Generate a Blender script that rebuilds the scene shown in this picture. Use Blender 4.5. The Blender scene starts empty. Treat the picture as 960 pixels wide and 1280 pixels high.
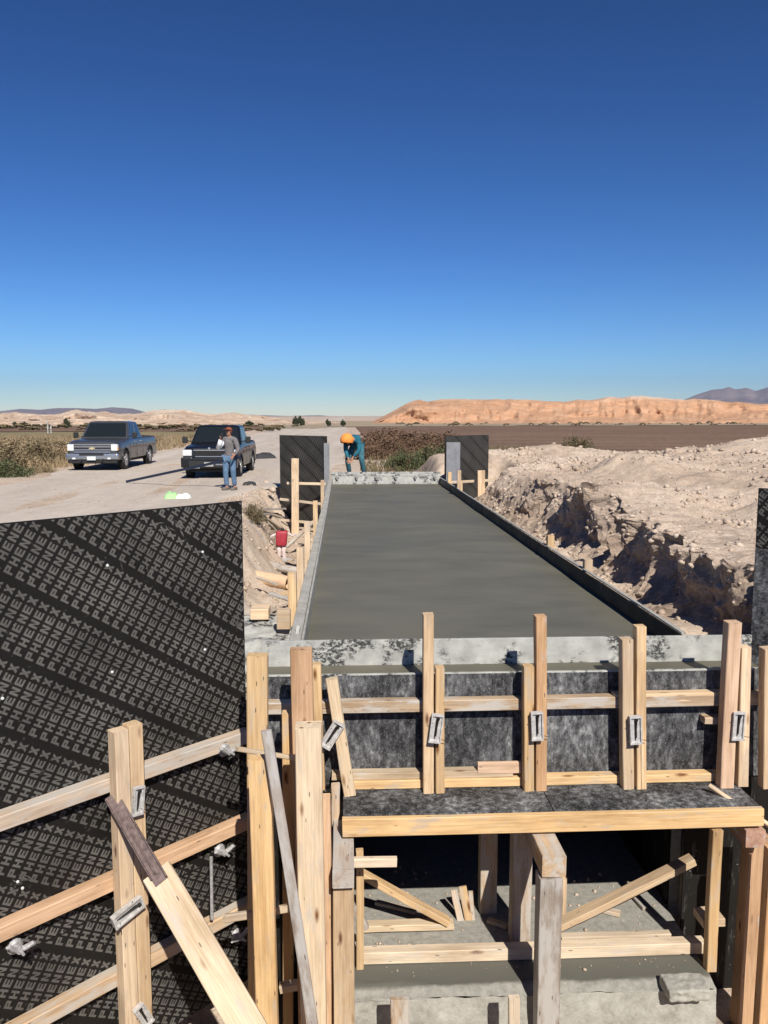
import bpy, bmesh, math, random
import numpy as np
from mathutils import Vector, Matrix, noise as mnoise

random.seed(7)
RNG = np.random.default_rng(11)
SC = bpy.context.scene
COL = SC.collection
V = Vector
R = math.radians

# ------------------------------------------------------------------ camera
CAM_H = 1.83
YAW, PITCH, FPX = R(2.745), R(6.607), 1036.0
cam_d = bpy.data.cameras.new('camera')
cam = bpy.data.objects.new('camera', cam_d); COL.objects.link(cam)
cam_d.sensor_fit = 'HORIZONTAL'; cam_d.sensor_width = 36.0
cam_d.lens = 36.0 * FPX / 960.0
cam_d.clip_start = 0.05; cam_d.clip_end = 60000
cam.location = (0, 0, CAM_H)
cam.rotation_euler = (math.pi/2 - PITCH, 0, -YAW)
SC.camera = cam

# ------------------------------------------------------------------ sky, sun, exposure
SUN_AZ, SUN_EL = R(13), R(42.5)          # azimuth to the right of straight behind the camera
world = bpy.data.worlds.new('World'); SC.world = world
world.use_nodes = True
wn = world.node_tree; wn.nodes.clear()
w_out = wn.nodes.new('ShaderNodeOutputWorld')
w_bg = wn.nodes.new('ShaderNodeBackground')
w_sky = wn.nodes.new('ShaderNodeTexSky')
w_sky.sky_type = 'NISHITA'; w_sky.sun_disc = False
w_sky.sun_elevation = SUN_EL; w_sky.sun_rotation = math.pi - SUN_AZ
w_sky.altitude = 1200; w_sky.air_density = 1.0; w_sky.dust_density = 0.02; w_sky.ozone_density = 4.0
w_hsv = wn.nodes.new('ShaderNodeHueSaturation')
w_hsv.inputs['Saturation'].default_value = 1.10; w_hsv.inputs['Hue'].default_value = .493
wn.links.new(w_sky.outputs[0], w_hsv.inputs['Color'])
w_gam = wn.nodes.new('ShaderNodeGamma'); w_gam.inputs['Gamma'].default_value = 1.6
w_tint = wn.nodes.new('ShaderNodeMix'); w_tint.data_type = 'RGBA'; w_tint.blend_type = 'MULTIPLY'
w_tint.inputs['Factor'].default_value = 1.0; w_tint.inputs['B'].default_value = (.262, .272, .322, 1)
wn.links.new(w_hsv.outputs[0], w_gam.inputs['Color']); wn.links.new(w_gam.outputs[0], w_tint.inputs['A'])
wn.links.new(w_tint.outputs['Result'], w_bg.inputs[0]); w_bg.inputs[1].default_value = 0.07
wn.links.new(w_bg.outputs[0], w_out.inputs[0])
sun_d = bpy.data.lights.new('sun', 'SUN'); sun = bpy.data.objects.new('sun', sun_d); COL.objects.link(sun)
sun_d.energy = 4.8; sun_d.angle = R(0.5); sun_d.color = (1.0, 0.94, 0.86)
SUN_DIR = V((math.sin(SUN_AZ)*math.cos(SUN_EL), -math.cos(SUN_AZ)*math.cos(SUN_EL), math.sin(SUN_EL)))
sun.rotation_euler = (-SUN_DIR).to_track_quat('-Z', 'Y').to_euler()
sun.location = (5, -10, 12)
SC.view_settings.view_transform = 'Standard'; SC.view_settings.look = 'None'
SC.view_settings.exposure = 0.42; SC.view_settings.gamma = 1.0
SC.view_settings.use_curve_mapping = False
SC.render.engine = 'CYCLES'
SC.cycles.max_bounces = 6; SC.cycles.volume_bounces = 0
SC.cycles.use_denoising = True

# ------------------------------------------------------------------ measuring: a point of the place seen at photo position (x, y) on a known plane
_f = V((math.sin(YAW)*math.cos(PITCH), math.cos(YAW)*math.cos(PITCH), -math.sin(PITCH)))
_r = V((math.cos(YAW), -math.sin(YAW), 0)); _u = _r.cross(_f)
C0 = V((0, 0, CAM_H))
def ray(x, y): return _f + _r*((x-480)/FPX) - _u*((y-640)/FPX)
def aY(x, y, Y):
    d = ray(x, y); return C0 + d*(Y/d.y)
def aZ(x, y, z):
    d = ray(x, y); return C0 + d*((z-CAM_H)/d.z)

# ------------------------------------------------------------------ numpy noise
def _hash(ix, iy, iz, seed):
    h = (ix.astype(np.int64)*374761393 + iy.astype(np.int64)*668265263 + iz.astype(np.int64)*2147483647 + seed*974711) & 0xFFFFFFFF
    h = ((h ^ (h >> 13))*1274126177) & 0xFFFFFFFF
    h = (h ^ (h >> 16)) & 0xFFFFFFFF
    return h/4294967295.0
def vnoise(x, y, z=None, seed=0):
    x = np.asarray(x, float); y = np.asarray(y, float)
    z = np.zeros_like(x) if z is None else np.asarray(z, float)
    x, y, z = np.broadcast_arrays(x, y, z)
    xi, yi, zi = np.floor(x), np.floor(y), np.floor(z)
    fx, fy, fz = x-xi, y-yi, z-zi
    sx, sy, sz = fx*fx*(3-2*fx), fy*fy*(3-2*fy), fz*fz*(3-2*fz)
    def c(a, b, d): return _hash(xi+a, yi+b, zi+d, seed)
    def pl(d):
        a = c(0,0,d)*(1-sx)+c(1,0,d)*sx; b = c(0,1,d)*(1-sx)+c(1,1,d)*sx
        return a*(1-sy)+b*sy
    return (pl(0)*(1-sz)+pl(1)*sz)*2-1
def fbm(x, y, z=None, octv=4, seed=0, gain=.5):
    s = 0; a = 1.0; f = 1.0
    for o in range(octv):
        s = s + a*vnoise(np.asarray(x)*f+o*17.3, np.asarray(y)*f-o*9.1, None if z is None else np.asarray(z)*f, seed+o)
        a *= gain; f *= 2.03
    return s
def ridged(x, y, z=None, octv=3, seed=0):
    s = 0; a = 1.0; f = 1.0
    for o in range(octv):
        s = s + a*(1-np.abs(vnoise(np.asarray(x)*f+o*11.3, np.asarray(y)*f, None if z is None else np.asarray(z)*f, seed+o)))
        a *= .5; f *= 2.1
    return s
def sstep(a, b, x):
    t = np.clip((np.asarray(x, float)-a)/(b-a), 0, 1); return t*t*(3-2*t)

# ------------------------------------------------------------------ materials
def lin(r, g, b):
    def c(v):
        v /= 255.0
        return v/12.92 if v <= .04045 else ((v+.055)/1.055)**2.4
    return (c(r), c(g), c(b), 1)
MATS = {}
class NT:
    def __init__(s, name):
        s.m = bpy.data.materials.new(name); s.m.use_nodes = True
        s.t = s.m.node_tree; s.t.nodes.clear()
        s.o = s.n('ShaderNodeOutputMaterial'); s.b = s.n('ShaderNodeBsdfPrincipled')
        s.l(s.b.outputs[0], s.o.inputs[0])
        s.b.inputs['Specular IOR Level'].default_value = .25
        MATS[name] = s.m
    def n(s, typ, **k):
        n = s.t.nodes.new(typ)
        for a, v in k.items(): setattr(n, a, v)
        return n
    def l(s, a, b): s.t.links.new(a, b)
    def coord(s, scale=(1,1,1), kind='Object', rnd=False):
        tc = s.n('ShaderNodeTexCoord'); mp = s.n('ShaderNodeMapping')
        mp.inputs['Scale'].default_value = scale
        s.l(tc.outputs[kind], mp.inputs['Vector'])
        if rnd:
            oi = s.n('ShaderNodeObjectInfo'); vm = s.n('ShaderNodeVectorMath', operation='SCALE')
            vm.inputs[0].default_value = (37, 53, 71); s.l(oi.outputs['Random'], vm.inputs['Scale'])
            s.l(vm.outputs[0], mp.inputs['Location'])
        return mp.outputs[0]
    def noise(s, vec, scale, detail=4, rough=.55, dist=0.0):
        n = s.n('ShaderNodeTexNoise'); n.inputs['Scale'].default_value = scale
        n.inputs['Detail'].default_value = detail; n.inputs['Roughness'].default_value = rough
        n.inputs['Distortion'].default_value = dist
        s.l(vec, n.inputs['Vector']); return n.outputs['Fac']
    def ramp(s, fac, stops):
        r = s.n('ShaderNodeValToRGB'); e = r.color_ramp.elements
        while len(e) < len(stops): e.new(.5)
        for i, (p, c) in enumerate(stops):
            e[i].position = p; e[i].color = c if len(c) == 4 else (*c, 1)
        s.l(fac, r.inputs[0]); return r.outputs[0]
    def mix(s, fac, a, b, mode='MIX'):
        m = s.n('ShaderNodeMix', data_type='RGBA', blend_type=mode)
        for sock, v in ((m.inputs['Factor'], fac), (m.inputs['A'], a), (m.inputs['B'], b)):
            if hasattr(v, 'is_output'): s.l(v, sock)
            else: sock.default_value = v
        return m.outputs['Result']
    def bump(s, h, strength=.3, dist=.01):
        b = s.n('ShaderNodeBump'); b.inputs['Strength'].default_value = strength
        b.inputs['Distance'].default_value = dist
        s.l(h, b.inputs['Height']); s.l(b.outputs[0], s.b.inputs['Normal'])
    def base(s, c):
        if hasattr(c, 'is_output'): s.l(c, s.b.inputs['Base Color'])
        else: s.b.inputs['Base Color'].default_value = c if len(c) == 4 else (*c, 1)
    def rough(s, v):
        if hasattr(v, 'is_output'): s.l(v, s.b.inputs['Roughness'])
        else: s.b.inputs['Roughness'].default_value = v

def wood(name, light, dark, knot=(.16,.07,.03), dirt=0.0, dirtcol=(.45,.44,.41), rough=.75):
    t = NT(name)
    g = t.coord((1.1, 16, 16), rnd=True)
    grain = t.noise(g, 1.6, 5, .6, .6)
    fine = t.noise(t.coord((3, 90, 90), rnd=True), 1.0, 3, .6)
    col = t.ramp(grain, [(.30, dark), (.47, tuple((a+b)/2 for a, b in zip(light, dark))), (.66, light)])
    col = t.mix(t.ramp(fine, [(.35, (.78,.76,.72)), (.62, (1.06,1.05,1.04))]), (0,0,0,1), (1,1,1,1)) if False else t.mix(.55, col, t.mix(1.0, col, t.ramp(fine, [(.35,(.72,.68,.63)), (.6,(1.08,1.07,1.05))]), 'MULTIPLY'))
    # knots
    vo = t.n('ShaderNodeTexVoronoi'); vo.inputs['Scale'].default_value = 1.0
    t.l(t.coord((2.6, 9, 9), rnd=True), vo.inputs['Vector'])
    kn = t.ramp(vo.outputs['Distance'], [(.05, (1,1,1)), (.16, (0,0,0))])
    col = t.mix(kn, col, (*knot, 1))
    # tone per piece
    oi = t.n('ShaderNodeObjectInfo')
    hs = t.n('ShaderNodeHueSaturation'); 
    mr = t.n('ShaderNodeMapRange'); mr.inputs['To Min'].default_value = .78; mr.inputs['To Max'].default_value = 1.12
    t.l(oi.outputs['Random'], mr.inputs['Value']); t.l(mr.outputs[0], hs.inputs['Value'])
    mr2 = t.n('ShaderNodeMapRange'); mr2.inputs['To Min'].default_value = .8; mr2.inputs['To Max'].default_value = 1.12
    ml = t.n('ShaderNodeMath', operation='FRACT'); m2 = t.n('ShaderNodeMath', operation='MULTIPLY'); m2.inputs[1].default_value = 7.31
    t.l(oi.outputs['Random'], m2.inputs[0]); t.l(m2.outputs[0], ml.inputs[0]); t.l(ml.outputs[0], mr2.inputs['Value'])
    t.l(mr2.outputs[0], hs.inputs['Saturation'])
    t.l(col, hs.inputs['Color']); col = hs.outputs[0]
    st = t.noise(t.coord((.8, 3, 3), rnd=True), 1.7, 5, .6)
    col = t.mix(1.0, col, t.ramp(st, [(.30,(.70,.66,.62)), (.5,(1,1,1)), (.7,(1.08,1.07,1.05))]), 'MULTIPLY')
    # dirt and dried cement
    d = t.noise(t.coord((1.6, 6, 6), rnd=True), 2.2, 6, .65)
    lo = .62-.30*dirt
    col = t.mix(t.ramp(d, [(lo, (0,0,0)), (lo+.14, (.85,.85,.85))]), col, (*dirtcol, 1))
    nv = t.n('ShaderNodeTexVoronoi'); nv.inputs['Scale'].default_value = 1.0
    t.l(t.coord((5, 24, 24), rnd=True), nv.inputs['Vector'])
    col = t.mix(t.ramp(nv.outputs['Distance'], [(.07,(.8,.8,.8)), (.10,(0,0,0))]), col, (.06,.045,.04,1))
    ck = t.noise(t.coord((.9, 46, 46), rnd=True), 1.0, 3, .5)
    col = t.mix(t.ramp(ck, [(.24,(.75,.75,.75)), (.29,(0,0,0))]), col, (.12,.07,.04,1))
    t.base(col); t.rough(rough)
    t.bump(t.mix(.5, grain, fine), .35, .004)
    return t.m
wood('pine_fresh', (.66,.485,.29), (.54,.365,.20), dirt=.24, dirtcol=(.43,.36,.28))
wood('pine_pale', (.66,.545,.40), (.55,.435,.30), dirt=.25, dirtcol=(.48,.43,.37))
wood('pine_red', (.64,.42,.25), (.53,.325,.18))
wood('pine_used', (.56,.43,.30), (.38,.27,.175), dirt=.6, dirtcol=(.46,.43,.38))
wood('pine_grey', (.40,.34,.28), (.27,.22,.18), dirt=.7, dirtcol=(.42,.40,.37))
wood('pine_dirty_red', (.46,.29,.21), (.34,.2,.14), dirt=.3)

def phenolic(name, scuff):
    t = NT(name)
    c = t.coord((1,1,1))
    a = t.noise(c, 2.2, 7, .62); b = t.noise(t.coord((9,9,1.5)), 2.4, 6, .7)
    col = t.mix(a, (.0075,.007,.0065,1), (.018,.0165,.015,1))
    col = t.mix(t.ramp(b, [(.66-.12*scuff, (0,0,0)), (.84-.16*scuff, (.55,.55,.55))]), col, (.17,.165,.16,1))
    sp = t.noise(c, 36, 2, .5)
    col = t.mix(t.ramp(sp, [(.735, (0,0,0)), (.76, (.7,.7,.7))]), col, (.38,.36,.33,1))
    t.base(col); t.rough(t.ramp(a, [(.3, (.42,.42,.42)), (.7, (.62,.62,.62))])); t.bump(b, .08, .003); t.b.inputs['Specular IOR Level'].default_value = .15
    return t.m
phenolic('phenolic_clean', 0.45)
phenolic('phenolic_worn', 0.75)
t = NT('print_grey')
a = t.noise(t.coord(), 2.2, 5, .6); b = t.noise(t.coord(), 30, 3, .6)
t.base(t.mix(t.ramp(a, [(.34,(.2,.2,.2)), (.62,(1,1,1))]), (.05,.048,.044,1), t.mix(b, (.09,.086,.078,1), (.155,.147,.133,1)))); t.rough(.55)

# plywood face splashed with grout, in upright streaks
t = NT('phenolic_splashed')
a = t.noise(t.coord((1,1,.5)), 22, 6, .8); b = t.noise(t.coord((1,1,.5)), 2.6, 5, .65); c = t.noise(t.coord(), 75, 3, .7)
m = t.mix(.38, a, b)
col = t.ramp(m, [(.415, (.012,.012,.013)), (.485, (.046,.047,.049)), (.553, (.12,.122,.125)), (.635, (.32,.325,.32))])
col = t.mix(t.ramp(c, [(.58,(0,0,0)), (.68,(.6,.6,.6))]), col, (.32,.32,.31,1))
t.base(col); t.rough(.7); t.bump(a, .25, .006)

# board caked with grey cement, film showing through in places
t = NT('cement_caked')
a = t.noise(t.coord((1,1,1)), 3.1, 7, .62); b = t.noise(t.coord((1,1,1.6)), 22, 6, .75); c = t.noise(t.coord(), 7, 4)
m1 = t.ramp(a, [(.50,(0,0,0)), (.56,(1,1,1))]); m2 = t.ramp(b, [(.45,(0,0,0)), (.52,(1,1,1))])
mm = t.n('ShaderNodeMath', operation='MULTIPLY'); t.l(m1, mm.inputs[0]); t.l(m2, mm.inputs[1])
col = t.mix(mm.outputs[0], t.ramp(c, [(.3,(.29,.29,.265)), (.7,(.47,.47,.43))]), (.05,.05,.048,1))
t.base(col); t.rough(.9); t.bump(t.mix(.5, b, a), .7, .012)

t = NT('concrete_wet')
a = t.noise(t.coord((.45,.8,1)), .9, 6, .6, .8); b = t.noise(t.coord(), 90, 3, .6); d = t.noise(t.coord((.6,1.4,1)), 1.2, 5, .55, .8)
col = t.ramp(t.mix(.5, a, d), [(.36,(.100,.096,.071)), (.52,(.127,.121,.090)), (.68,(.152,.143,.108))])
t.base(col); t.rough(t.ramp(a, [(.3,(.5,.5,.5)), (.7,(.66,.66,.66))])); t.bump(t.mix(.35, d, b), .10, .004)

t = NT('concrete_dry')
a = t.noise(t.coord(), 2.6, 7, .65); b = t.noise(t.coord(), 24, 5, .7)
col = t.ramp(t.mix(.45, a, b), [(.34,(.22,.21,.185)), (.5,(.34,.33,.29)), (.66,(.44,.43,.385))])
t.base(col); t.rough(.95); t.bump(b, .6, .012)

# earth: sand with pale, tan and pebbly patches; 'tint' attribute carries spilled cement and scrub soil
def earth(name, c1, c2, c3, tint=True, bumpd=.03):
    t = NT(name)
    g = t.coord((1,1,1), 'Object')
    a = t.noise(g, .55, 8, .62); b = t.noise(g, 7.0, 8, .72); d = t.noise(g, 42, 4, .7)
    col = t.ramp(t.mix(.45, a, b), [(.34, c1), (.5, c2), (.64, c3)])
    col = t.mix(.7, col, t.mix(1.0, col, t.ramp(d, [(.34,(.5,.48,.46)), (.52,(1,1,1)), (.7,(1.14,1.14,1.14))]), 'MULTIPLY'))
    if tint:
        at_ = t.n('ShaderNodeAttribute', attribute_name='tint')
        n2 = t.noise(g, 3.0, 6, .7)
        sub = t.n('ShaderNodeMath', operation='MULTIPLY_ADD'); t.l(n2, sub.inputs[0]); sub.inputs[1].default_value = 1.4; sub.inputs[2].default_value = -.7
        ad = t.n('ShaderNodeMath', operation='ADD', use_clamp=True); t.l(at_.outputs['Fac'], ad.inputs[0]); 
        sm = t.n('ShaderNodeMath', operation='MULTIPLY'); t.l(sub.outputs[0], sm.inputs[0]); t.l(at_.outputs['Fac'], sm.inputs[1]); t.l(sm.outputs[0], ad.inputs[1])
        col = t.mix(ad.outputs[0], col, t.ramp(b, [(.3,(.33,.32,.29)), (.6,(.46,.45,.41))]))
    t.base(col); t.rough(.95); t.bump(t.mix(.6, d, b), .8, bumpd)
    return t.m
earth('earth', (.32,.24,.175), (.48,.38,.29), (.61,.505,.40))
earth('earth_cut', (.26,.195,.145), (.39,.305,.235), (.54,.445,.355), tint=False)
earth('earth_clod', (.30,.23,.175), (.45,.36,.28), (.60,.50,.40), tint=False, bumpd=.008)

t = NT('road_dust')
g = t.coord((1,.12,1)); a = t.noise(g, .9, 7, .6); b = t.noise(t.coord(), 3.0, 8, .7); d = t.noise(t.coord(), 30, 4, .7)
col = t.ramp(t.mix(.45, a, b), [(.34,(.39,.335,.275)), (.52,(.49,.425,.355)), (.68,(.58,.51,.43))])
col = t.mix(.4, col, t.mix(1.0, col, t.ramp(d, [(.36,(.6,.58,.56)), (.52,(1,1,1))]), 'MULTIPLY'))
t.base(col); t.rough(.95); t.bump(t.mix(.5, d, b), .5, .02)

def field(name, c1, c2, c3, sc):
    t = NT(name)
    a = t.noise(t.coord((.08,1,1)), sc, 7, .65); b = t.noise(t.coord(), sc*7, 5, .7)
    t.base(t.ramp(t.mix(.5, a, b), [(.36, c1), (.5, c2), (.66, c3)])); t.rough(1.0); t.bump(b, .8, .15)
field('field_brown', (.085,.052,.034), (.16,.098,.064), (.25,.165,.11), .25)
field('field_olive', (.15,.125,.062), (.21,.175,.09), (.29,.24,.14), .3)
field('field_tan', (.22,.17,.11), (.31,.245,.165), (.42,.335,.24), .2)

def badland(name, c1, c2, c3, cap, zc0, zc1, sc, cap_amt=1.0):
    t = NT(name)
    a = t.noise(t.coord((1,1,4)), sc, 8, .65); b = t.noise(t.coord((1,1,14)), sc*2.2, 4, .6); e = t.noise(t.coord(), sc*12, 5, .7)
    col = t.ramp(t.mix(.5, a, t.mix(.5, b, e)), [(.38, c1), (.5, c2), (.62, c3)])
    sx = t.n('ShaderNodeSeparateXYZ'); tc = t.n('ShaderNodeTexCoord'); t.l(tc.outputs['Object'], sx.inputs[0])
    mr = t.n('ShaderNodeMapRange'); mr.inputs['From Min'].default_value = zc0; mr.inputs['From Max'].default_value = zc1; mr.inputs['To Max'].default_value = cap_amt
    t.l(sx.outputs['Z'], mr.inputs['Value'])
    md = t.n('ShaderNodeMath', operation='MULTIPLY', use_clamp=True); t.l(mr.outputs[0], md.inputs[0])
    t.l(t.ramp(a, [(.36,(.1,.1,.1)), (.55,(1,1,1))]), md.inputs[1])
    col = t.mix(md.outputs[0], col, cap)
    t.base(col); t.rough(1.0); t.bump(e, .6, .5)
badland('mesa_rock', (.35,.19,.11), (.47,.27,.157), (.54,.345,.225), (.58,.47,.37,1), 6.2, 7.6, .15, .8)
badland('hill_chalk', (.30,.19,.125), (.50,.37,.265), (.68,.57,.45), (.72,.63,.52,1), 2.0, 5.0, .16, .8)
badland('mountain_rock', (.14,.105,.09), (.20,.15,.13), (.27,.21,.18), (.25,.2,.17,1), 500, 600, .002)

def plain(name, col, rough=.6, metal=0.0, var=.15, spec=.4, sc=14):
    t = NT(name)
    n = t.noise(t.coord(), sc, 5, .65)
    lo = tuple(c*(1-var) for c in col[:3]); hi = tuple(min(1, c*(1+var)) for c in col[:3])
    t.base(t.ramp(n, [(.3, lo), (.7, hi)])); t.rough(rough); t.b.inputs['Metallic'].default_value = metal
    t.b.inputs['Specular IOR Level'].default_value = spec
    return t
plain('steel_clamp', (.50,.49,.47), .55, .25, .3, sc=40)
plain('steel_cast', (.36,.355,.35), .6, .2, .4, sc=50)
plain('steel_dark', (.025,.022,.02), .5, .3, .4, sc=30)
plain('steel_rusty', (.17,.125,.115), .6, .35, .5, sc=30)
plain('zinc_sheet', (.20,.205,.215), .6, .1, .2, sc=6)
plain('pole_blue', (.02,.03,.06), .4, .3, .2)
plain('paint_slate', (.062,.064,.07), .32, .3, .06)
MATS['paint_slate'].node_tree.nodes['Principled BSDF'].inputs['Coat Weight'].default_value = .5
plain('paint_black', (.007,.0075,.009), .3, .0, .1, .4)
MATS['paint_black'].node_tree.nodes['Principled BSDF'].inputs['Coat Weight'].default_value = .25
plain('chrome', (.62,.62,.64), .22, 1.0, .08)
plain('bumper_silver', (.42,.44,.48), .3, .9, .08)
plain('glass_dark', (.012,.016,.018), .06, 0, .1, .6)
plain('lamp_glass', (.72,.74,.74), .12, .2, .1, .6)
plain('lamp_amber', (.6,.25,.05), .2, 0, .1, .6)
plain('tyre', (.022,.021,.02), .85, 0, .3)
plain('rim', (.42,.42,.42), .35, .8, .1)
plain('black_plastic', (.018,.018,.018), .6, 0, .2)
plain('plate_white', (.6,.62,.6), .5, 0, .1)
plain('emblem_gold', (.75,.62,.35), .3, .6, .1)
plain('skin', (.36,.19,.12), .6, 0, .1, .3)
plain('cloth_grey', (.155,.145,.145), .9, 0, .3, .1)
plain('cloth_white', (.72,.74,.77), .9, 0, .08, .1)
plain('cloth_jeans', (.10,.165,.25), .9, 0, .35, .1, 9)
plain('cloth_teal', (.022,.115,.16), .9, 0, .3, .1, 9)
plain('cloth_teal_jeans', (.05,.135,.165), .9, 0, .3, .1, 9)
plain('cloth_orange', (.85,.27,.06), .85, 0, .1, .1)
plain('cap_rust', (.22,.075,.045), .85, 0, .2, .1)
plain('hair', (.015,.012,.01), .7, 0, .3, .2)
plain('shoe', (.16,.14,.12), .8, 0, .3, .2)
plain('red_paint', (.33,.03,.045), .5, 0, .25)
plain('pale_plastic', (.55,.46,.43), .7, 0, .2)
plain('bag_green', (.32,.62,.24), .6, 0, .15, .3)
plain('bag_white', (.75,.8,.72), .6, 0, .1, .3)
plain('matte_dark', (.03,.03,.032), .8, 0, .3)
plain('cardboard', (.60,.42,.27), .9, 0, .15)
plain('shrub_brown', (.15,.095,.062), 1, 0, .45, .05, 3)
plain('shrub_olive', (.16,.13,.075), 1, 0, .4, .05, 3)
plain('shrub_green', (.088,.098,.048), 1, 0, .4, .05, 3)
plain('shrub_dry', (.27,.205,.125), 1, 0, .35, .05, 3)
plain('tree_dark', (.045,.052,.03), 1, 0, .35, .05, 1)
plain('stem', (.14,.095,.06), 1, 0, .3, .05)
M = MATS

# ------------------------------------------------------------------ object helpers
WM = {}
def tag(o, label=None, cat=None, group=None, kind=None):
    if label: o['label'] = label
    if cat: o['category'] = cat
    if group: o['group'] = group
    if kind: o['kind'] = kind
    return o
def put(o, mw, parent=None):
    COL.objects.link(o)
    if parent is not None:
        o.parent = parent; o.matrix_basis = WM[parent.name].inverted() @ mw
    else:
        o.matrix_basis = mw
    WM[o.name] = mw.copy()
    return o
def T(p): return Matrix.Translation(V(p))
def thing(name, loc, label, cat, group=None, rz=0.0):
    o = bpy.data.objects.new(name, None); o.empty_display_size = .1
    put(o, T(loc) @ Matrix.Rotation(rz, 4, 'Z')); return tag(o, label, cat, group)
def mesh_obj(name, me, mat, mw=None, parent=None, smooth=False):
    o = bpy.data.objects.new(name, me)
    if mat and not me.materials: me.materials.append(M[mat] if isinstance(mat, str) else mat)
    if smooth:
        me.polygons.foreach_set('use_smooth', [True]*len(me.polygons))
    return put(o, mw if mw is not None else Matrix.Identity(4), parent)
def pyd(name, verts, faces):
    me = bpy.data.meshes.new(name); me.from_pydata([tuple(v) for v in verts], [], faces); me.update(); return me
def grid_mesh(name, P3, flip=False):
    """P3: (n, m, 3) array -> mesh"""
    n, m = P3.shape[:2]
    i = np.arange(n*m).reshape(n, m)
    q = np.stack([i[:-1,:-1], i[1:,:-1], i[1:,1:], i[:-1,1:]], -1).reshape(-1, 4)
    if flip: q = q[:, ::-1]
    me = bpy.data.meshes.new(name)
    me.vertices.add(n*m); me.vertices.foreach_set('co', P3.reshape(-1).astype(np.float32))
    me.loops.add(q.size); me.loops.foreach_set('vertex_index', q.reshape(-1).astype(np.int32))
    me.polygons.add(len(q)); me.polygons.foreach_set('loop_start', np.arange(0, q.size, 4, dtype=np.int32))
    me.update(calc_edges=True); me.validate()
    me.polygons.foreach_set('use_smooth', np.ones(len(q), bool))
    return me
def soup(name, verts, faces_n, n):
    """verts (N,3), faces (F,n)"""
    me = bpy.data.meshes.new(name)
    me.vertices.add(len(verts)); me.vertices.foreach_set('co', np.asarray(verts, np.float32).reshape(-1))
    f = np.asarray(faces_n, np.int32)
    me.loops.add(f.size); me.loops.foreach_set('vertex_index', f.reshape(-1))
    me.polygons.add(len(f)); me.polygons.foreach_set('loop_start', np.arange(0, f.size, n, dtype=np.int32))
    me.update(calc_edges=True); return me

def frame(a, b, side):
    x = (b-a).normalized(); s = V(side); s = (s - x*s.dot(x)).normalized(); z = x.cross(s)
    return Matrix(((x.x, s.x, z.x, a.x), (x.y, s.y, z.y, a.y), (x.z, s.z, z.z, a.z), (0,0,0,1)))
def bar_mesh(name, L, w, t, ch=.005, warp=.003, rings=5, cut=0.0):
    """timber bar along local +X, w along Y, t along Z, centred in section"""
    hw, ht = w/2, t/2; ch = min(ch, w*.2, t*.2)
    sec = [(-hw+ch,-ht),(hw-ch,-ht),(hw,-ht+ch),(hw,ht-ch),(hw-ch,ht),(-hw+ch,ht),(-hw,ht-ch),(-hw,-ht+ch)]
    vs, fs = [], []
    ph = random.uniform(0, 6.28); a1 = random.uniform(-warp, warp)*math.sqrt(max(L,.3)); a2 = random.uniform(-warp, warp)*math.sqrt(max(L,.3))
    for k in range(rings):
        f = k/(rings-1); bow = math.sin(math.pi*f)
        for (y, z) in sec:
            j = random.uniform(-.0012, .0012)
            sk = cut*(z/ht)*.5*(1 if k == rings-1 else 0)
            vs.append((L*f + (random.uniform(-.002,.002) if k in (0, rings-1) else 0) + sk, y + a1*bow + j, z + a2*bow + j))
    for k in range(rings-1):
        for i in range(8):
            j = (i+1) % 8
            fs.append((k*8+i, k*8+j, (k+1)*8+j, (k+1)*8+i))
    fs.append(tuple(range(7, -1, -1))); fs.append(tuple((rings-1)*8+i for i in range(8)))
    return pyd(name, vs, fs)
def lumber(name, a, b, w, t, mat, parent=None, side=(1,0,0), cut=0.0, label=None):
    a, b = V(a), V(b)
    o = mesh_obj(name, bar_mesh(name, (b-a).length, w, t, cut=cut), mat, frame(a, b, side), parent)
    if label: o['label'] = label
    return o
def box_mesh(name, x0, x1, y0, y1, z0, z1, bev=.004):
    bm = bmesh.new()
    bmesh.ops.create_cube(bm, size=1)
    for v in bm.verts:
        v.co = V((x0+(v.co.x+.5)*(x1-x0), y0+(v.co.y+.5)*(y1-y0), z0+(v.co.z+.5)*(z1-z0)))
    if bev: bmesh.ops.bevel(bm, geom=bm.edges[:], offset=bev, segments=1, affect='EDGES', profile=.5)
    me = bpy.data.meshes.new(name); bm.to_mesh(me); bm.free(); return me
def box(name, x0, x1, y0, y1, z0, z1, mat, parent=None, bev=.004, origin=None):
    o = V(origin) if origin else V(((x0+x1)/2, (y0+y1)/2, z0))
    return mesh_obj(name, box_mesh(name, x0-o.x, x1-o.x, y0-o.y, y1-o.y, z0-o.z, z1-o.z, bev), mat, T(o), parent)
def tube_into(bm, pts, r, seg=8, caps=True):
    pts = [V(p) for p in pts]; rs = r if isinstance(r, (list, tuple)) else [r]*len(pts)
    rings = []
    for i, p in enumerate(pts):
        d = (pts[min(i+1, len(pts)-1)] - pts[max(i-1, 0)]).normalized()
        s = d.cross(V((0,0,1)) if abs(d.z) < .9 else V((1,0,0))).normalized(); q = d.cross(s)
        rings.append([bm.verts.new(p + (s*math.cos(k*2*math.pi/seg) + q*math.sin(k*2*math.pi/seg))*rs[i]) for k in range(seg)])
    for a, b in zip(rings, rings[1:]):
        for k in range(seg): bm.faces.new((a[k], a[(k+1)%seg], b[(k+1)%seg], b[k]))
    if caps: bm.faces.new(rings[0][::-1]); bm.faces.new(rings[-1])
def bm_obj(name, bm, mat, mw=None, parent=None, smooth=False):
    bmesh.ops.recalc_face_normals(bm, faces=bm.faces[:])
    me = bpy.data.meshes.new(name); bm.to_mesh(me); bm.free()
    return mesh_obj(name, me, mat, mw, parent, smooth)
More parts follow.
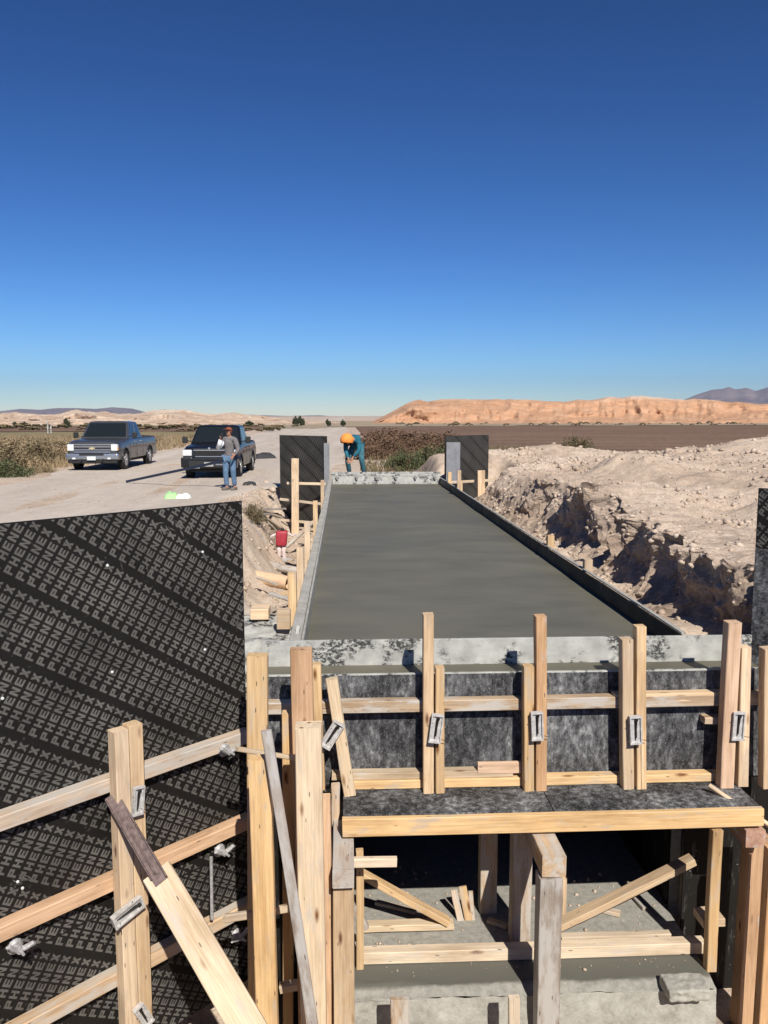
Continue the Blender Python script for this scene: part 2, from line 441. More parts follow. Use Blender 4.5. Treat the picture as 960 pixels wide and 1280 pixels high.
def addbox(bm, x0, x1, y0, y1, z0, z1, bev=0.0, mat=None):
    r = bmesh.ops.create_cube(bm, size=1); vs = r['verts']
    for v in vs:
        v.co = V((x0+(v.co.x+.5)*(x1-x0), y0+(v.co.y+.5)*(y1-y0), z0+(v.co.z+.5)*(z1-z0)))
    if mat is not None: bmesh.ops.transform(bm, matrix=mat, verts=vs)
    if bev:
        es = {e for v in vs for e in v.link_edges}
        bmesh.ops.bevel(bm, geom=list(es), offset=bev, segments=2, affect='EDGES', profile=.6)
def copy_tree(o, parent=None, loc=None):
    c = o.copy(); COL.objects.link(c); c.parent = parent
    for ch in o.children: copy_tree(ch, c)
    return c

# ------------------------------------------------------------------ main measures (metres; slab top is z = 0, slab runs along +Y)
GL = -.22                        # road / yard level
SX0, SX1 = -.315, 2.58           # slab edges
SY0, SY1 = 6.02, 22.35           # slab ends
FACE_Y = 5.68                    # outer face of headwall form
DECK_Z = -.79
FLOOR_Z = -1.95
PIT_Z = -2.5
WL = V((-.69, 5.60, 0)); WR = V((3.12, 6.09, 0))      # wing hinges, near end

def xb(Y):                       # foot of the cut bank right of the slab
    return np.interp(Y, [5, 7, 9.2, 10.6, 12.6, 14.2, 15.6, 16.8, 18.2, 20, 24, 30], [4.2, 4.1, 4.0, 4.12, 4.28, 4.42, 4.4, 4.15, 3.95, 4.15, 4.3, 4.3])
def plateau(X, Y):
    z = .25 + .10*sstep(4, 7, X)
    z = z + .55*np.exp(-((X-6.3)**2/1.2 + (Y-17.8)**2/2.0)) - .28*np.exp(-((X-5.6)**2/1.5 + (Y-20.3)**2/2.0)) + .25*np.exp(-((X-7.9)**2/.7 + (Y-16.2)**2/1.2)) + .22*np.exp(-((X-5.3)**2/.35 + (Y-14.0)**2/.8)) + .95*np.exp(-((X-12.5)**2/18 + (Y-21)**2/16)) \
          + .62*np.exp(-((X-6.2)**2/9 + (Y-27.5)**2/5)) + .20*np.exp(-((X-9.2)**2/4 + (Y-14)**2/4)) + .10*(1-sstep(0,1.2,X-xb(Y)))
    z = z + 0.085*fbm(X*.9, Y*.9, octv=5, seed=3, gain=.58) + .05*ridged(X*2.6, Y*2.6, octv=3, seed=9) + .03*ridged(X*6.5, Y*6.5, octv=2, seed=12)*np.clip(.6+fbm(X*.8, Y*.8, octv=2, seed=13), 0, 1.3)
    return z
def ground_h(X, Y):
    X = np.asarray(X, float); Y = np.asarray(Y, float)
    flat = GL + .03*fbm(X*.35, Y*.35, octv=4, seed=1) + .012*fbm(X*2.5, Y*2.5, octv=3, seed=2)
    z = flat
    # right plateau fading to the plain behind the spoil heaps
    pm = sstep(0, 1, (X-2.4)/.5) * (1 - sstep(25, 33, Y - .0*X)) * sstep(2.0, 6.0, Y+2)
    pm = pm * (1 - sstep(16, 24, X))
    z = z*(1-pm) + plateau(X, Y)*pm
    # right trench
    b = xb(Y); tf = -.46 + .10*fbm(X*1.3, Y*1.3, octv=4, seed=21) - .1*sstep(12, 17, Y)
    tr = (1 - sstep(b+.12, b+.62, X)) * sstep(2.56, 2.62, X) * (1 - sstep(23.6, 24.6, Y)) * sstep(5.3, 5.6, Y)
    z = z*(1-tr) + tf*tr
    # left trench with its sloped bank
    wob = .22*fbm(Y*.7, Y*0+3.3, octv=4, seed=31) + .12*fbm(X*1.5, Y*1.5, octv=3, seed=33)
    lf = -1.32 + .07*fbm(X*1.4, Y*1.4, octv=4, seed=35)
    lm = sstep(-2.45, -1.25, X+wob) * (1-sstep(-.35, -.25, X)) * (1 - sstep(23.5, 27, Y)) * sstep(5.3, 5.7, Y)
    z = z*(1-lm) + lf*lm
    # under the culvert, and the pit in front of it
    cm = sstep(-.30, -.22, X)*(1-sstep(2.56, 2.62, X))*sstep(4.0, 4.1, Y)*(1-sstep(22.2, 22.6, Y))
    z = z*(1-cm) + PIT_Z*cm
    half = 2.25 + (5.75-Y)
    pit = (1-sstep(half, half+.12, np.abs(X-1.14)))*(1-sstep(5.80, 5.90, Y))*sstep(.6, 2.2, Y)
    z = z*(1-pit) + (PIT_Z + .06*fbm(X*2, Y*2, octv=4, seed=40))*pit
    # ground the photographer stands on
    cmd = 1 - sstep(.3, 1.2, Y)
    z = z*(1-cmd) + np.maximum(z, .18)*cmd
    return z
def axis(lo, hi, step, far_lo, far_hi, g=1.09):
    a = list(np.arange(lo, hi, step)); s = step
    x = a[-1]
    while x < far_hi: s *= g; x += s; a.append(x)
    s = step; x = lo; pre = []
    while x > far_lo: s *= g; x -= s; pre.append(x)
    return np.array(pre[::-1] + a)

# ------------------------------------------------------------------ ground sheet
gx = axis(-3.4, 9.0, .065, -9000, 9000, 1.10); gy = axis(5.0, 29.0, .075, -300, 12000, 1.10)
GXX, GYY = np.meshgrid(gx, gy, indexing='ij')
GZZ = ground_h(GXX, GYY)
far = np.hypot(GXX, GYY)
GZZ = np.where(far > 60, GL + .05*fbm(GXX*.03, GYY*.03, octv=3, seed=5), GZZ)
def road_edges(Y):
    Y = np.asarray(Y, float)
    l = -10.6 + .35*fbm(Y*.25, Y*0+.5, octv=4, seed=50)
    r = np.interp(Y, [-30, 19, 23, 27, 40, 4000], [-2.9, -2.9, -2.7, -1.0, .5, .5]) + .25*fbm(Y*.6, Y*0+7.5, octv=4, seed=51)
    return l, r
rl, rr = road_edges(GYY)
onroad = ((GXX > rl-.3) & (GXX < rr+.3) & (GYY > 1.5))
rz = GL
GZZ = np.where(onroad, np.minimum(GZZ, GL-.012), GZZ)
me = grid_mesh('ground', np.stack([GXX, GYY, GZZ], -1))
tint = np.exp(-((GXX+1.3)**2/1.6 + (GYY-10.6)**2/7.0))*.95 + np.exp(-((GXX+1.2)**2/.8 + (GYY-15.4)**2/.3))*.25
tint = np.maximum(tint, ((GYY < 5.6) & (GZZ < -1.5))*.25)
tint = np.maximum(tint, .5*np.exp(-((GXX-2.9)**2/.08 + (GYY-11.5)**2/.6)))
at_ = me.attributes.new('tint', 'FLOAT', 'POINT'); at_.data.foreach_set('value', tint.reshape(-1).astype(np.float32))
tag(mesh_obj('ground', me, 'earth'), kind='structure')

# road
ry = np.concatenate([np.arange(2.0, 60, .25), np.geomspace(60, 1500, 80)])
l, r_ = road_edges(ry); rf = np.linspace(0, 1, 46)
RX = l[:,None]*(1-rf) + r_[:,None]*rf; RY = np.repeat(ry[:,None], 46, 1)
RZ = GL + .008 + .012*fbm(RX*1.2, RY*.25, octv=3, seed=52) - .02*np.exp(-((RX+5.2)/.35)**2) - .02*np.exp(-((RX+7.2)/.35)**2)
RZ[:,0] -= .05; RZ[:,-1] -= .05
tag(mesh_obj('road', grid_mesh('road', np.stack([RX, RY, RZ], -1), flip=True), 'road_dust'), kind='structure')

# fields (sheets just over the plain)
def sheet(name, xs, ya, yb, z, mat, seed):
    xs = np.array(xs, float); n = 30
    f = np.linspace(0, 1, n)[None,:]
    A = np.interp(xs, *ya) + 1.5*fbm(xs*.08, xs*0, octv=3, seed=seed); B = np.interp(xs, *yb) + 3*fbm(xs*.05, xs*0+5, octv=3, seed=seed+1)
    Y = A[:,None]*(1-f) + B[:,None]*f; X = np.repeat(xs[:,None], n, 1)
    return tag(mesh_obj(name, grid_mesh(name, np.stack([X, Y, z + .05*fbm(X*.3, Y*.3, octv=2, seed=seed+2)], -1)), mat), kind='structure')
sheet('brown_field', np.linspace(2, 260, 120), ([2, 10, 30, 260], [62, 40, 40, 40]), ([2, 40, 260], [150, 172, 190]), GL+.10, 'field_brown', 60)
sheet('tan_flat', np.linspace(-6, 330, 90), ([-6, 40, 330], [152, 178, 196]), ([-6, 330], [330, 330]), GL+.07, 'field_tan', 63)
sheet('olive_field', np.linspace(-260, -12.5, 110), ([-260, -12.5], [46, 46]), ([-260, -12.5], [100, 104]), GL+.10, 'field_olive', 66)
sheet('ploughed_field', np.linspace(-300, -13, 110), ([-300, -13], [102, 106]), ([-300, -13], [160, 165]), GL+.13, 'field_brown', 69)
sheet('pale_flat', np.linspace(-420, -3, 110), ([-420, -3], [158, 140]), ([-420, -3], [300, 300]), GL+.07, 'field_tan', 72)

# ------------------------------------------------------------------ hills, mesa, mountains
def relief(name, prof, D, depth, mat, gully, seed, nu=520, nv=46, base_y=None, rough=1.0, back=.5):
    """a ridge whose skyline follows prof (photo x, y) at distance D, with a carved front slope"""
    xs = np.linspace(prof[0][0], prof[-1][0], nu)
    ys = np.interp(xs, [p[0] for p in prof], [p[1] for p in prof])
    top = np.zeros((nu, 3)); 
    for i in range(nu): top[i] = aY(xs[i], ys[i], D)
    v = np.linspace(0, 1, nv)[None,:]
    P = np.zeros((nu, nv, 3))
    fr = np.clip(v/.72, 0, 1)                     # front slope, then the flat top going back
    hgt = (top[:,2]-GL)[:,None]
    X = top[:,0][:,None] + 0*v
    prof_z = np.where(fr < .28, fr/.28*.20, .20 + (fr-.28)/.72*.80)
    gul = ridged(X/gully, fr*1.2, octv=4, seed=seed) - 1.0
    n2 = fbm(X/(gully*3), fr*2+7, octv=4, seed=seed+5)
    act = np.sin(np.pi*np.clip(fr, 0, 1))**.7
    Y = D - depth*(1-fr) + np.where(v > .72, (v-.72)/.28*depth*back, 0) - (gul*depth*.20 + n2*depth*.14 + .06*depth*(ridged(X/(gully*.28), fr*2.5, octv=2, seed=seed+3)-1))*act
    Z = GL - .3 + hgt*prof_z + hgt*.10*rough*n2*act + hgt*.045*rough*fbm(X/(gully*.6), v*3, octv=4, seed=seed+9)*(v > .3) 
    Z = np.where(v > .72, Z - (v-.72)/.28*hgt*.25, Z)
    Xp = X*(Y/D)
    return tag(mesh_obj(name, grid_mesh(name, np.stack([Xp, Y, Z], -1)), mat), kind='structure')
relief('mesa', [(440,531),(458,530),(486,515),(512,502),(524,497),(535,500),(552,496),(600,497),(680,499),(728,500),(770,495),(800,493),(842,497),(885,499),(920,501),(960,503),(1100,505),(1300,500),(1500,508)], 255, 32, 'mesa_rock', 8, 80, nu=640)
relief('chalk_hills', [(-500,512),(-200,515),(-60,514),(0,517),(20,515),(48,518),(72,515),(95,511),(118,514),(150,516),(180,514),(205,512),(232,512),(255,516),(292,514),(330,519),(362,524),(405,526),(440,527),(470,531)], 255, 62, 'hill_chalk', 8, 90, nu=560, rough=3.2)
relief('chalk_hills', [(-500,520),(-100,521),(0,522),(60,524),(120,520),(180,523),(250,521),(330,526),(400,528),(450,531)], 205, 30, 'hill_chalk', 5, 95, nu=460, rough=3.2)
relief('distant_mountains', [(-300,506),(-120,514),(-20,516),(0,514),(25,511),(50,512),(68,510),(92,510),(118,511),(140,509),(165,511),(185,516),(230,519),(300,518),(360,520),(400,519),(440,523),(520,526)], 9000, 1500, 'mountain_rock', 700, 100, nu=260, nv=26)
relief('distant_mountains', [(700,514),(800,508),(850,502),(872,494),(890,488),(902,487),(911,484),(920,487),(932,485),(945,489),(960,484),(990,480),(1040,492),(1200,498),(1400,510)], 8200, 1500, 'mountain_rock', 600, 110, nu=260, nv=26)

# ------------------------------------------------------------------ cut bank right of the slab
yv = np.arange(5.9, 24.2, .034); vv = np.linspace(0, 1, 84)
BY, BV = np.meshgrid(yv, vv, indexing='ij')
bx = xb(BY)
px_ = np.interp(BV, [0, .12, .34, .46, .80, .88, 1.0], [-.95, -.64, -.42, -.10, -.10, .08, .95])
gfar = .85*sstep(14.8, 16.2, BY)*(1-.9*np.exp(-((BY-17.0)/.38)**2))
px_ = px_*(1-gfar) + np.interp(BV, [0, .12, .34, .46, .80, .88, 1.0], [-1.1, -.85, -.62, -.45, .22, .45, .95])*gfar
tz = plateau(bx+.9, BY)
pz_ = np.interp(BV, [0, .12, .34, .46, .80, .88, 1.0], [-.66, -.54, -.45, -.22, .94, 1.0, 1.0])
low = ground_h(np.full_like(bx, 3.0), BY)
BZ = np.where(pz_ < 0, pz_*1.0, pz_*(tz+.06)) + .0
act = np.interp(BV, [0, .12, .3, .42, .80, .9, 1], [.1, .3, .8, 1, 1, .45, 0])
act = act*(1-.55*gfar)
rib = ridged(BY*1.05, BZ*.5+4, octv=4, seed=120) - 1.05
lump = fbm(BY*4.2, BZ*2.2, BX_ := bx*3, octv=4, seed=130, gain=.6)
cav = np.clip(fbm(BY*1.5+3, BZ*.8, octv=3, seed=135)-.12, 0, 1)
BXX = bx + px_ - rib*.30*act - lump*.085*act - .07*(ridged(BY*6, BZ*2.4, octv=3, seed=133)-1)*act - .014*vnoise(BY*23, BZ*18, seed=137)*act + cav*.40*act*np.interp(BV, [.4,.55,.8,.86],[0,1,1,.2])
BYY = BY + (.10*fbm(BY*3.1, BZ*4, octv=4, seed=140) )*act
BZZ = BZ + .05*fbm(BYY*3, BXX*3, octv=4, seed=145)*np.interp(BV, [0,.5,.9,1],[.5,1.2,1,.3]) + .035*fbm(BYY*9, BXX*9, BZ*9, octv=3, seed=146)*act - .05*(BV > .995)
fade = sstep(22.0, 24.0, BY); BZZ = BZZ*(1-fade) + (ground_h(BXX, BYY)-.05)*fade
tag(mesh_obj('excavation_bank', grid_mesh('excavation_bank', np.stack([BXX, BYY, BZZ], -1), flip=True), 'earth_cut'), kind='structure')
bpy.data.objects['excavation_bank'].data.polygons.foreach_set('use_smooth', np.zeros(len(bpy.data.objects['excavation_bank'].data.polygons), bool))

# loose clods and stones over the earth: uncountable
def rock_variants(n, sub):
    out = []
    for k in range(n):
        bm = bmesh.new(); bmesh.ops.create_icosphere(bm, subdivisions=sub, radius=1)
        sc = V((random.uniform(.7,1.25), random.uniform(.7,1.25), random.uniform(.5,.9)))
        for v in bm.verts:
            d = 1 + .38*mnoise.noise(v.co*1.3 + V((k*7.1, k*3.3, 0)))
            v.co = V((v.co.x*sc.x*d, v.co.y*sc.y*d, v.co.z*sc.z*d))
        bm.verts.ensure_lookup_table()
        out.append((np.array([v.co[:] for v in bm.verts]), np.array([[v.index for v in f.verts] for f in bm.faces]))); bm.free()
    return out
def scatter(name, P, S, mat, sub=1, label=None):
    vs, fs, off = [], [], 0
    var = rock_variants(7, sub)
    for p, s in zip(P, S):
        v, f = var[random.randrange(7)]
        a = random.uniform(0, 6.28); c_, s_ = math.cos(a), math.sin(a); b = random.uniform(-.5,.5); cb, sb = math.cos(b), math.sin(b)
        q = v*s; q = np.stack([q[:,0]*c_-q[:,1]*s_, q[:,0]*s_+q[:,1]*c_, q[:,2]], -1)
        q = np.stack([q[:,0], q[:,1]*cb-q[:,2]*sb, q[:,1]*sb+q[:,2]*cb], -1)
        vs.append(q+p); fs.append(f+off); off += len(v)
    o = mesh_obj(name, soup(name, np.concatenate(vs), np.concatenate(fs), 3), mat)
    return tag(o, label, None, None, 'stuff')
n = 30000
X = RNG.uniform(3.0, 14, n)**1.0; Y = RNG.uniform(7.5, 31, n)
keep = (X > xb(Y)+.55) & (RNG.random(n) < np.clip(.25+.5*fbm(X*.6, Y*.6, octv=3, seed=150)+.4*(X < xb(Y)+1.6), .06, 1))
X, Y = X[keep], Y[keep]; S = .009 + .065*RNG.random(len(X))**7 + .012*RNG.random(len(X)); S *= np.where(Y > 18, 1.35, 1)
P = np.stack([X, Y, ground_h(X, Y)+S*.12], -1)
tag(scatter('earth_clods', P, S, 'earth_clod'), 'loose pale clods strewn over the dug earth right of slab')
# on the cut face and its foot
idx = RNG.integers(0, BXX.size, 5200); fx, fy, fz = BXX.reshape(-1)[idx], BYY.reshape(-1)[idx], BZZ.reshape(-1)[idx]
S2 = .008 + .05*RNG.random(len(fx))**4
tag(scatter('bank_clods', np.stack([fx, fy, fz], -1), S2, 'earth_clod'), 'crumbling lumps clinging to the cut earth bank')
n = 1500; X = RNG.uniform(2.7, 4.1, n); Y = RNG.uniform(7, 19, n); k = X < xb(Y)-.1; X, Y = X[k], Y[k]
S3 = .008 + .035*RNG.random(len(X))**5
n2_ = 2200; X2 = RNG.uniform(-2.9, -.5, n2_); Y2 = RNG.uniform(8, 25, n2_)
X2b = RNG.uniform(-11.5, -2.4, 2600); Y2b = RNG.uniform(10, 34, 2600)
Xa = np.concatenate([X, X2, X2b]); Ya = np.concatenate([Y, X2*0+Y2, Y2b]); Sa = np.concatenate([S3, .010+.05*RNG.random(n2_)**4, .006+.02*RNG.random(2600)**4])
tag(scatter('trench_pebbles', np.stack([Xa, Ya, ground_h(Xa, Ya)+Sa*.1], -1), Sa, 'earth_clod', sub=1), 'pebbles and crumbs of earth in trenches and yard')

# ------------------------------------------------------------------ culvert concrete
cul = thing('box_culvert', (1.13, 6.0, FLOOR_Z), 'long box culvert with freshly poured dark grey top slab and open front', 'culvert')
def gridslab(name, x0, x1, y0, y1, z, mat, parent, nx=60, ny=120, amp=.003, seed=0, thick=.10):
    xs = np.linspace(x0, x1, nx); ys = np.linspace(y0, y1, ny)
    Xg, Yg = np.meshgrid(xs, ys, indexing='ij'); Z = z + amp*fbm(Xg*1.2, Yg*.8, octv=4, seed=seed)
    top = np.stack([Xg, Yg, Z], -1)
    o = V(((x0+x1)/2, (y0+y1)/2, z))
    return mesh_obj(name, grid_mesh(name, top - np.array(o[:])), mat, T(o), parent)
gridslab('top_slab', SX0+.001, SX1-.001, SY0+.032, SY1-.002, 0, 'concrete_wet', cul, 50, 240, .004, 200)
gridslab('headwall_top', -.62, 3.06, FACE_Y+.022, 5.988, -.012, 'concrete_wet', cul, 90, 10, .004, 201)
box('slab_body', SX0+.003, SX1-.003, FACE_Y+.03, SY1-.01, -.60, -.03, 'concrete_dry', cul, 0)
box('side_wall', SX0+.002, -.05, FACE_Y+.26, SY1-.02, PIT_Z, -.602, 'concrete_dry', cul, 0)
box('side_wall', 2.50, SX1-.002, FACE_Y+.26, SY1-.02, PIT_Z, -.602, 'concrete_dry', cul, 0)
box('dark_lining', -.049, -.033, FACE_Y+.262, 20.4, FLOOR_Z+.01, -.64, 'phenolic_worn', cul, 0)  # black linings added on both side walls to deepen the shade inside the culvert
box('dark_lining', 2.482, 2.499, FACE_Y+.262, 20.4, FLOOR_Z+.01, -.64, 'phenolic_worn', cul, 0)
box('end_wall', -.05, 2.50, 20.5, 20.7, PIT_Z, -.602, 'concrete_dry', cul, 0)
# floor with a broken front edge
xs = np.linspace(-.06, 2.47, 150); ys = np.concatenate([np.linspace(5.03, 7.4, 90), np.linspace(7.6, 20, 20)])
Xg, Yg = np.meshgrid(xs, ys, indexing='ij')
edge = 5.11 + .022*fbm(Xg*3.1, Xg*0, octv=5, seed=210, gain=.7)
Zg = FLOOR_Z + .004*fbm(Xg*2, Yg*2, octv=3, seed=211) - .03*np.clip(edge-Yg+.03, 0, .12)/.12 + .007*fbm(Xg*14, Yg*14, octv=3, seed=212)*(Yg < edge+.02) 
Zg = Zg + .008*np.exp(-((Yg-edge)/.03)**2)
fo = mesh_obj('floor', grid_mesh('floor', np.stack([Xg, Yg, Zg], -1)), None, None, cul)
# wet strip near the front, older pale concrete deeper inside
t = NT('concrete_floor')
sx = t.n('ShaderNodeSeparateXYZ'); tc = t.n('ShaderNodeTexCoord'); t.l(tc.outputs['Object'], sx.inputs[0])
nz = t.noise(t.coord(), 6, 5, .6); nn = t.noise(t.coord(), 20, 6, .7)
ma = t.n('ShaderNodeMath', operation='MULTIPLY_ADD'); t.l(nz, ma.inputs[0]); ma.inputs[1].default_value = .08; t.l(sx.outputs['Y'], ma.inputs[2])
wetm = t.n('ShaderNodeMapRange'); wetm.inputs['From Min'].default_value = 5.42; wetm.inputs['From Max'].default_value = 5.46; t.l(ma.outputs[0], wetm.inputs['Value'])
frm = t.n('ShaderNodeMapRange'); frm.inputs['From Min'].default_value = 5.14; frm.inputs['From Max'].default_value = 5.17; t.l(ma.outputs[0], frm.inputs['Value'])
dry = t.ramp(nn, [(.3,(.20,.195,.17)), (.6,(.31,.30,.265))])
c1 = t.mix(frm.outputs[0], dry, (.115,.112,.093,1)); c1 = t.mix(wetm.outputs[0], c1, dry)
t.base(c1); t.rough(.85); t.bump(nn, .35, .008)
fo.data.materials.append(M['concrete_floor'])
# cutoff wall below the floor's lip (rough dry face)
ys_ = np.linspace(0, 1, 24); Xc, Vc = np.meshgrid(np.linspace(-.06, 2.47, 150), ys_, indexing='ij')
Yc = 5.035 - .008*fbm(Xc*9, Vc*6, octv=4, seed=220) - .05*Vc; Zc = FLOOR_Z - .03 - Vc*.6 + .006*fbm(Xc*9, Vc*6, octv=3, seed=221)
mesh_obj('cutoff_wall', grid_mesh('cutoff_wall', np.stack([Xc, Yc, Zc], -1), flip=False), 'concrete_dry', None, cul)
# ------------------------------------------------------------------ clamps and tie nuts
def clamp_mesh():
    """pressed steel form clamp: a frame with a slot and a tapered wedge driven through"""
    bm = bmesh.new(); w, h, d, s = .034, .088, .012, .0185
    addbox(bm, -w, -w+s*1.4, -d, d, -h, h); addbox(bm, w-s*1.4, w, -d, d, -h, h)
    addbox(bm, -w+s*1.4, w-s*1.4, -d, d, h-s*1.8, h); addbox(bm, -w+s*1.4, w-s*1.4, -d, d, -h, -h+s*1.8)
    addbox(bm, -w-.004, w+.004, -d-.012, -d, h-.010, h+.003); addbox(bm, -w-.004, w+.004, -d-.012, -d, -h-.003, -h+.010)
    addbox(bm, -w-.003, -w+.005, -d-.012, -d, -h+.010, h-.010); addbox(bm, w-.005, w+.003, -d-.012, -d, -h+.010, h-.010)
    bmesh.ops.recalc_face_normals(bm, faces=bm.faces[:])
    me = bpy.data.meshes.new('form_clamp'); bm.to_mesh(me); bm.free(); me.materials.append(M['steel_clamp']); return me
def wedge_mesh():
    bm = bmesh.new(); tube_into(bm, [(0.004,-.014,.062),(0.001,-.012,0),(-.003,-.010,-.066)], [.0085,.007,.004], 6)
    tube_into(bm, [(.004,-.016,.060),(.004,-.016,.074)], [.013,.011], 6)
    bmesh.ops.recalc_face_normals(bm, faces=bm.faces[:])
    me = bpy.data.meshes.new('wedge'); bm.to_mesh(me); bm.free(); me.materials.append(M['steel_dark']); return me
def wire_mesh(pts):
    bm = bmesh.new(); tube_into(bm, pts, .0022, 5)
    me = bpy.data.meshes.new('wire'); bm.to_mesh(me); bm.free(); me.materials.append(M['steel_dark']); return me
CL, WD, WI, WI2 = clamp_mesh(), wedge_mesh(), wire_mesh([(.02,-.01,-.055),(.05,-.02,-.066),(.075,-.015,-.070)]), wire_mesh([(-.02,-.01,.03),(-.045,-.02,.038)])
def clamp(p, parent, rot=0.0, yawz=0.0, sc=1.0):
    mw = T(p) @ Matrix.Rotation(yawz, 4, 'Z') @ Matrix.Rotation(rot, 4, 'Y') @ Matrix.Scale(sc, 4)
    c = mesh_obj('form_clamp', CL, None, mw, parent)
    mesh_obj('wedge', WD, None, mw, c); mesh_obj('wire', WI, None, mw, c); mesh_obj('wire', WI2, None, mw, c)
def tie_nut_mesh():
    bm = bmesh.new()
    bmesh.ops.create_cone(bm, cap_ends=True, segments=14, radius1=.045, radius2=.030, depth=.018, matrix=Matrix.Rotation(R(90), 4, 'X'))
    bmesh.ops.create_cone(bm, cap_ends=True, segments=10, radius1=.026, radius2=.018, depth=.05, matrix=T((0,-.03,0)) @ Matrix.Rotation(R(90), 4, 'X'))
    for s in (-1, 1):
        tube_into(bm, [(0.01*s,-.035,0),(.04*s,-.04,.012),(.068*s,-.045,.030),(.082*s,-.045,.024)], [.016,.015,.013,.008], 7)
    tube_into(bm, [(0,.06,0),(0,-.095,0)], .0085, 7)
    bmesh.ops.recalc_face_normals(bm, faces=bm.faces[:])
    me = bpy.data.meshes.new('tie_nut'); bm.to_mesh(me); bm.free(); me.materials.append(M['steel_cast']); return me
TN = tie_nut_mesh()

# ------------------------------------------------------------------ printed lettering of the film-faced plywood
def letters():
    s = .225
    def rect(a, b, c, d): return [(a,c),(b,c),(b,d),(a,d)]
    W = .72
    Lp = [rect(0,s,0,1), rect(s,W,1-s,1), rect(W-s,W,.42+s,1-s), rect(s,W,.42,.42+s)]
    Lh = [rect(0,s,0,1), rect(W-s,W,0,1), rect(s,W-s,.5-s/2,.5+s/2)]
    Le = [rect(0,s,0,1), rect(s,W,1-s,1), rect(s,W*.92,.5-s/2,.5+s/2), rect(s,W,0,s)]
    Ln = [rect(0,s,0,1), rect(W-s,W,0,1), [(s,1),(s,1-s*1.5),(W-s,0),(W-s,s*1.5)]]
    Lx = [[(0,0),(s*1.2,0),(W,1),(W-s*1.2,1)], [(0,1),(W/2-s*.62-.02,.5+.03),(W/2-.02,.62),(s*1.2,1)], [(W,0),(W/2+s*.62+.02,.5-.03),(W/2+.02,.38),(W-s*1.2,0)]]
    out = []; x = 0
    for L in (Lp, Lh, Le, Ln, Le, Lx):
        out += [[(px+x, py) for px, py in poly] for poly in L]; x += W+.20
    return out, x-.20
WORD, WORD_W = letters()
def clip_poly(poly, x0, x1, y0, y1):
    def cut(pl, ins, inter):
        out = []
        for i in range(len(pl)):
            a, b = pl[i-1], pl[i]
            ia, ib = ins(a), ins(b)
            if ib:
                if not ia: out.append(inter(a, b))
                out.append(b)
            elif ia: out.append(inter(a, b))
        return out
    def ix(v): return lambda a, b: (v, a[1]+(b[1]-a[1])*(v-a[0])/(b[0]-a[0]))
    def iy(v): return lambda a, b: (a[0]+(b[0]-a[0])*(v-a[1])/(b[1]-a[1]), v)
    for ins, it in ((lambda p: p[0] >= x0, ix(x0)), (lambda p: p[0] <= x1, ix(x1)), (lambda p: p[1] >= y0, iy(y0)), (lambda p: p[1] <= y1, iy(y1))):
        if not poly: return poly
        poly = cut(poly, ins, it)
    return poly
def lettering(name, x0, x1, y0, y1, lh=.053, word=.315, band=.362, step=.0725, ang=R(56), off=(0,0), z=.0012):
    """words in slanting bands within the rectangle, as print in the plane z (local x right, y up)"""
    c, s = math.cos(ang), math.sin(ang); k = word/WORD_W
    vs, fs = [], []
    ext = abs(x1-x0)+abs(y1-y0)
    nb = int(ext/band)+3; ns = int(ext/step)+3
    for i in range(-nb, nb):
        for j in range(-ns, ns):
            ox, oy = i*band, -j*step + (.02 if i % 2 else 0)
            cx = off[0] + ox*c - oy*s; cy = off[1] + ox*s + oy*c
            if cx < x0-.4 or cx > x1+.4 or cy < y0-.4 or cy > y1+.4: continue
            for poly in WORD:
                q = []
                for (a, b) in poly:
                    lx, ly = a*k, b*lh
                    q.append((cx + lx*c - ly*s, cy + lx*s + ly*c))
                q = clip_poly(q, x0, x1, y0, y1)
                if len(q) >= 3:
                    b0 = len(vs); vs += [(a, b, z) for a, b in q]; fs.append(tuple(range(b0, b0+len(q))))
    return pyd(name, vs, fs)
def wing_frame(origin, u, n):
    """panel frame: local x along the panel as seen from its face, y up, z out of the face"""
    u, n = V(u).normalized(), V(n).normalized()
    x = V((0,0,1)).cross(n)
    return Matrix(((x.x,0,n.x,origin[0]),(x.y,0,n.y,origin[1]),(0,1,0,origin[2]),(0,0,0,1)))
def panel(mw, x0, x1, y0, y1, mat, parent, print_=True, off=(0,0), th=.018, step=.0745, name='plywood_panel'):
    p = mesh_obj(name, box_mesh(name, x0, x1, y0, y1, -th, 0, .0015), mat, mw, parent)
    if print_: mesh_obj('printed_lettering', lettering('printed_lettering', x0+.006, x1-.006, y0+.006, y1-.006, off=off, step=step), 'print_grey', mw, p)
    return p

# ------------------------------------------------------------------ left wing form
S2_ = math.sqrt(.5)
wl = thing('wing_wall_form', (-1.5, 4.8, PIT_Z), 'black plywood wing wall form printed with repeated white word, braced with pine', 'formwork')
MWL = wing_frame(WL, (-1,-1,0), (1,-1,0))                 # local x runs towards the hinge; panel spans x in [-2.6, 0]
panel(MWL, -2.44, 0, -1.18, 1.262, 'phenolic_clean', wl, off=(-.33,.14))
panel(MWL, -2.44, 0, -2.2, -1.183, 'phenolic_clean', wl, off=(-.30,-1.55))
def wl_pix(x, y, stand):                                  # photo position -> panel coordinates at a standoff
    n = V((S2_,-S2_,0)); p0 = WL + n*stand; d = ray(x, y); t_ = (p0-C0).dot(n)/d.dot(n); p = C0 + d*t_
    ux = V((0,0,1)).cross(n); return (p-WL).dot(ux), p.z
def wl_w(x, y, z): return (MWL @ V((x, y, z)))
nW = V((S2_,-S2_,0))
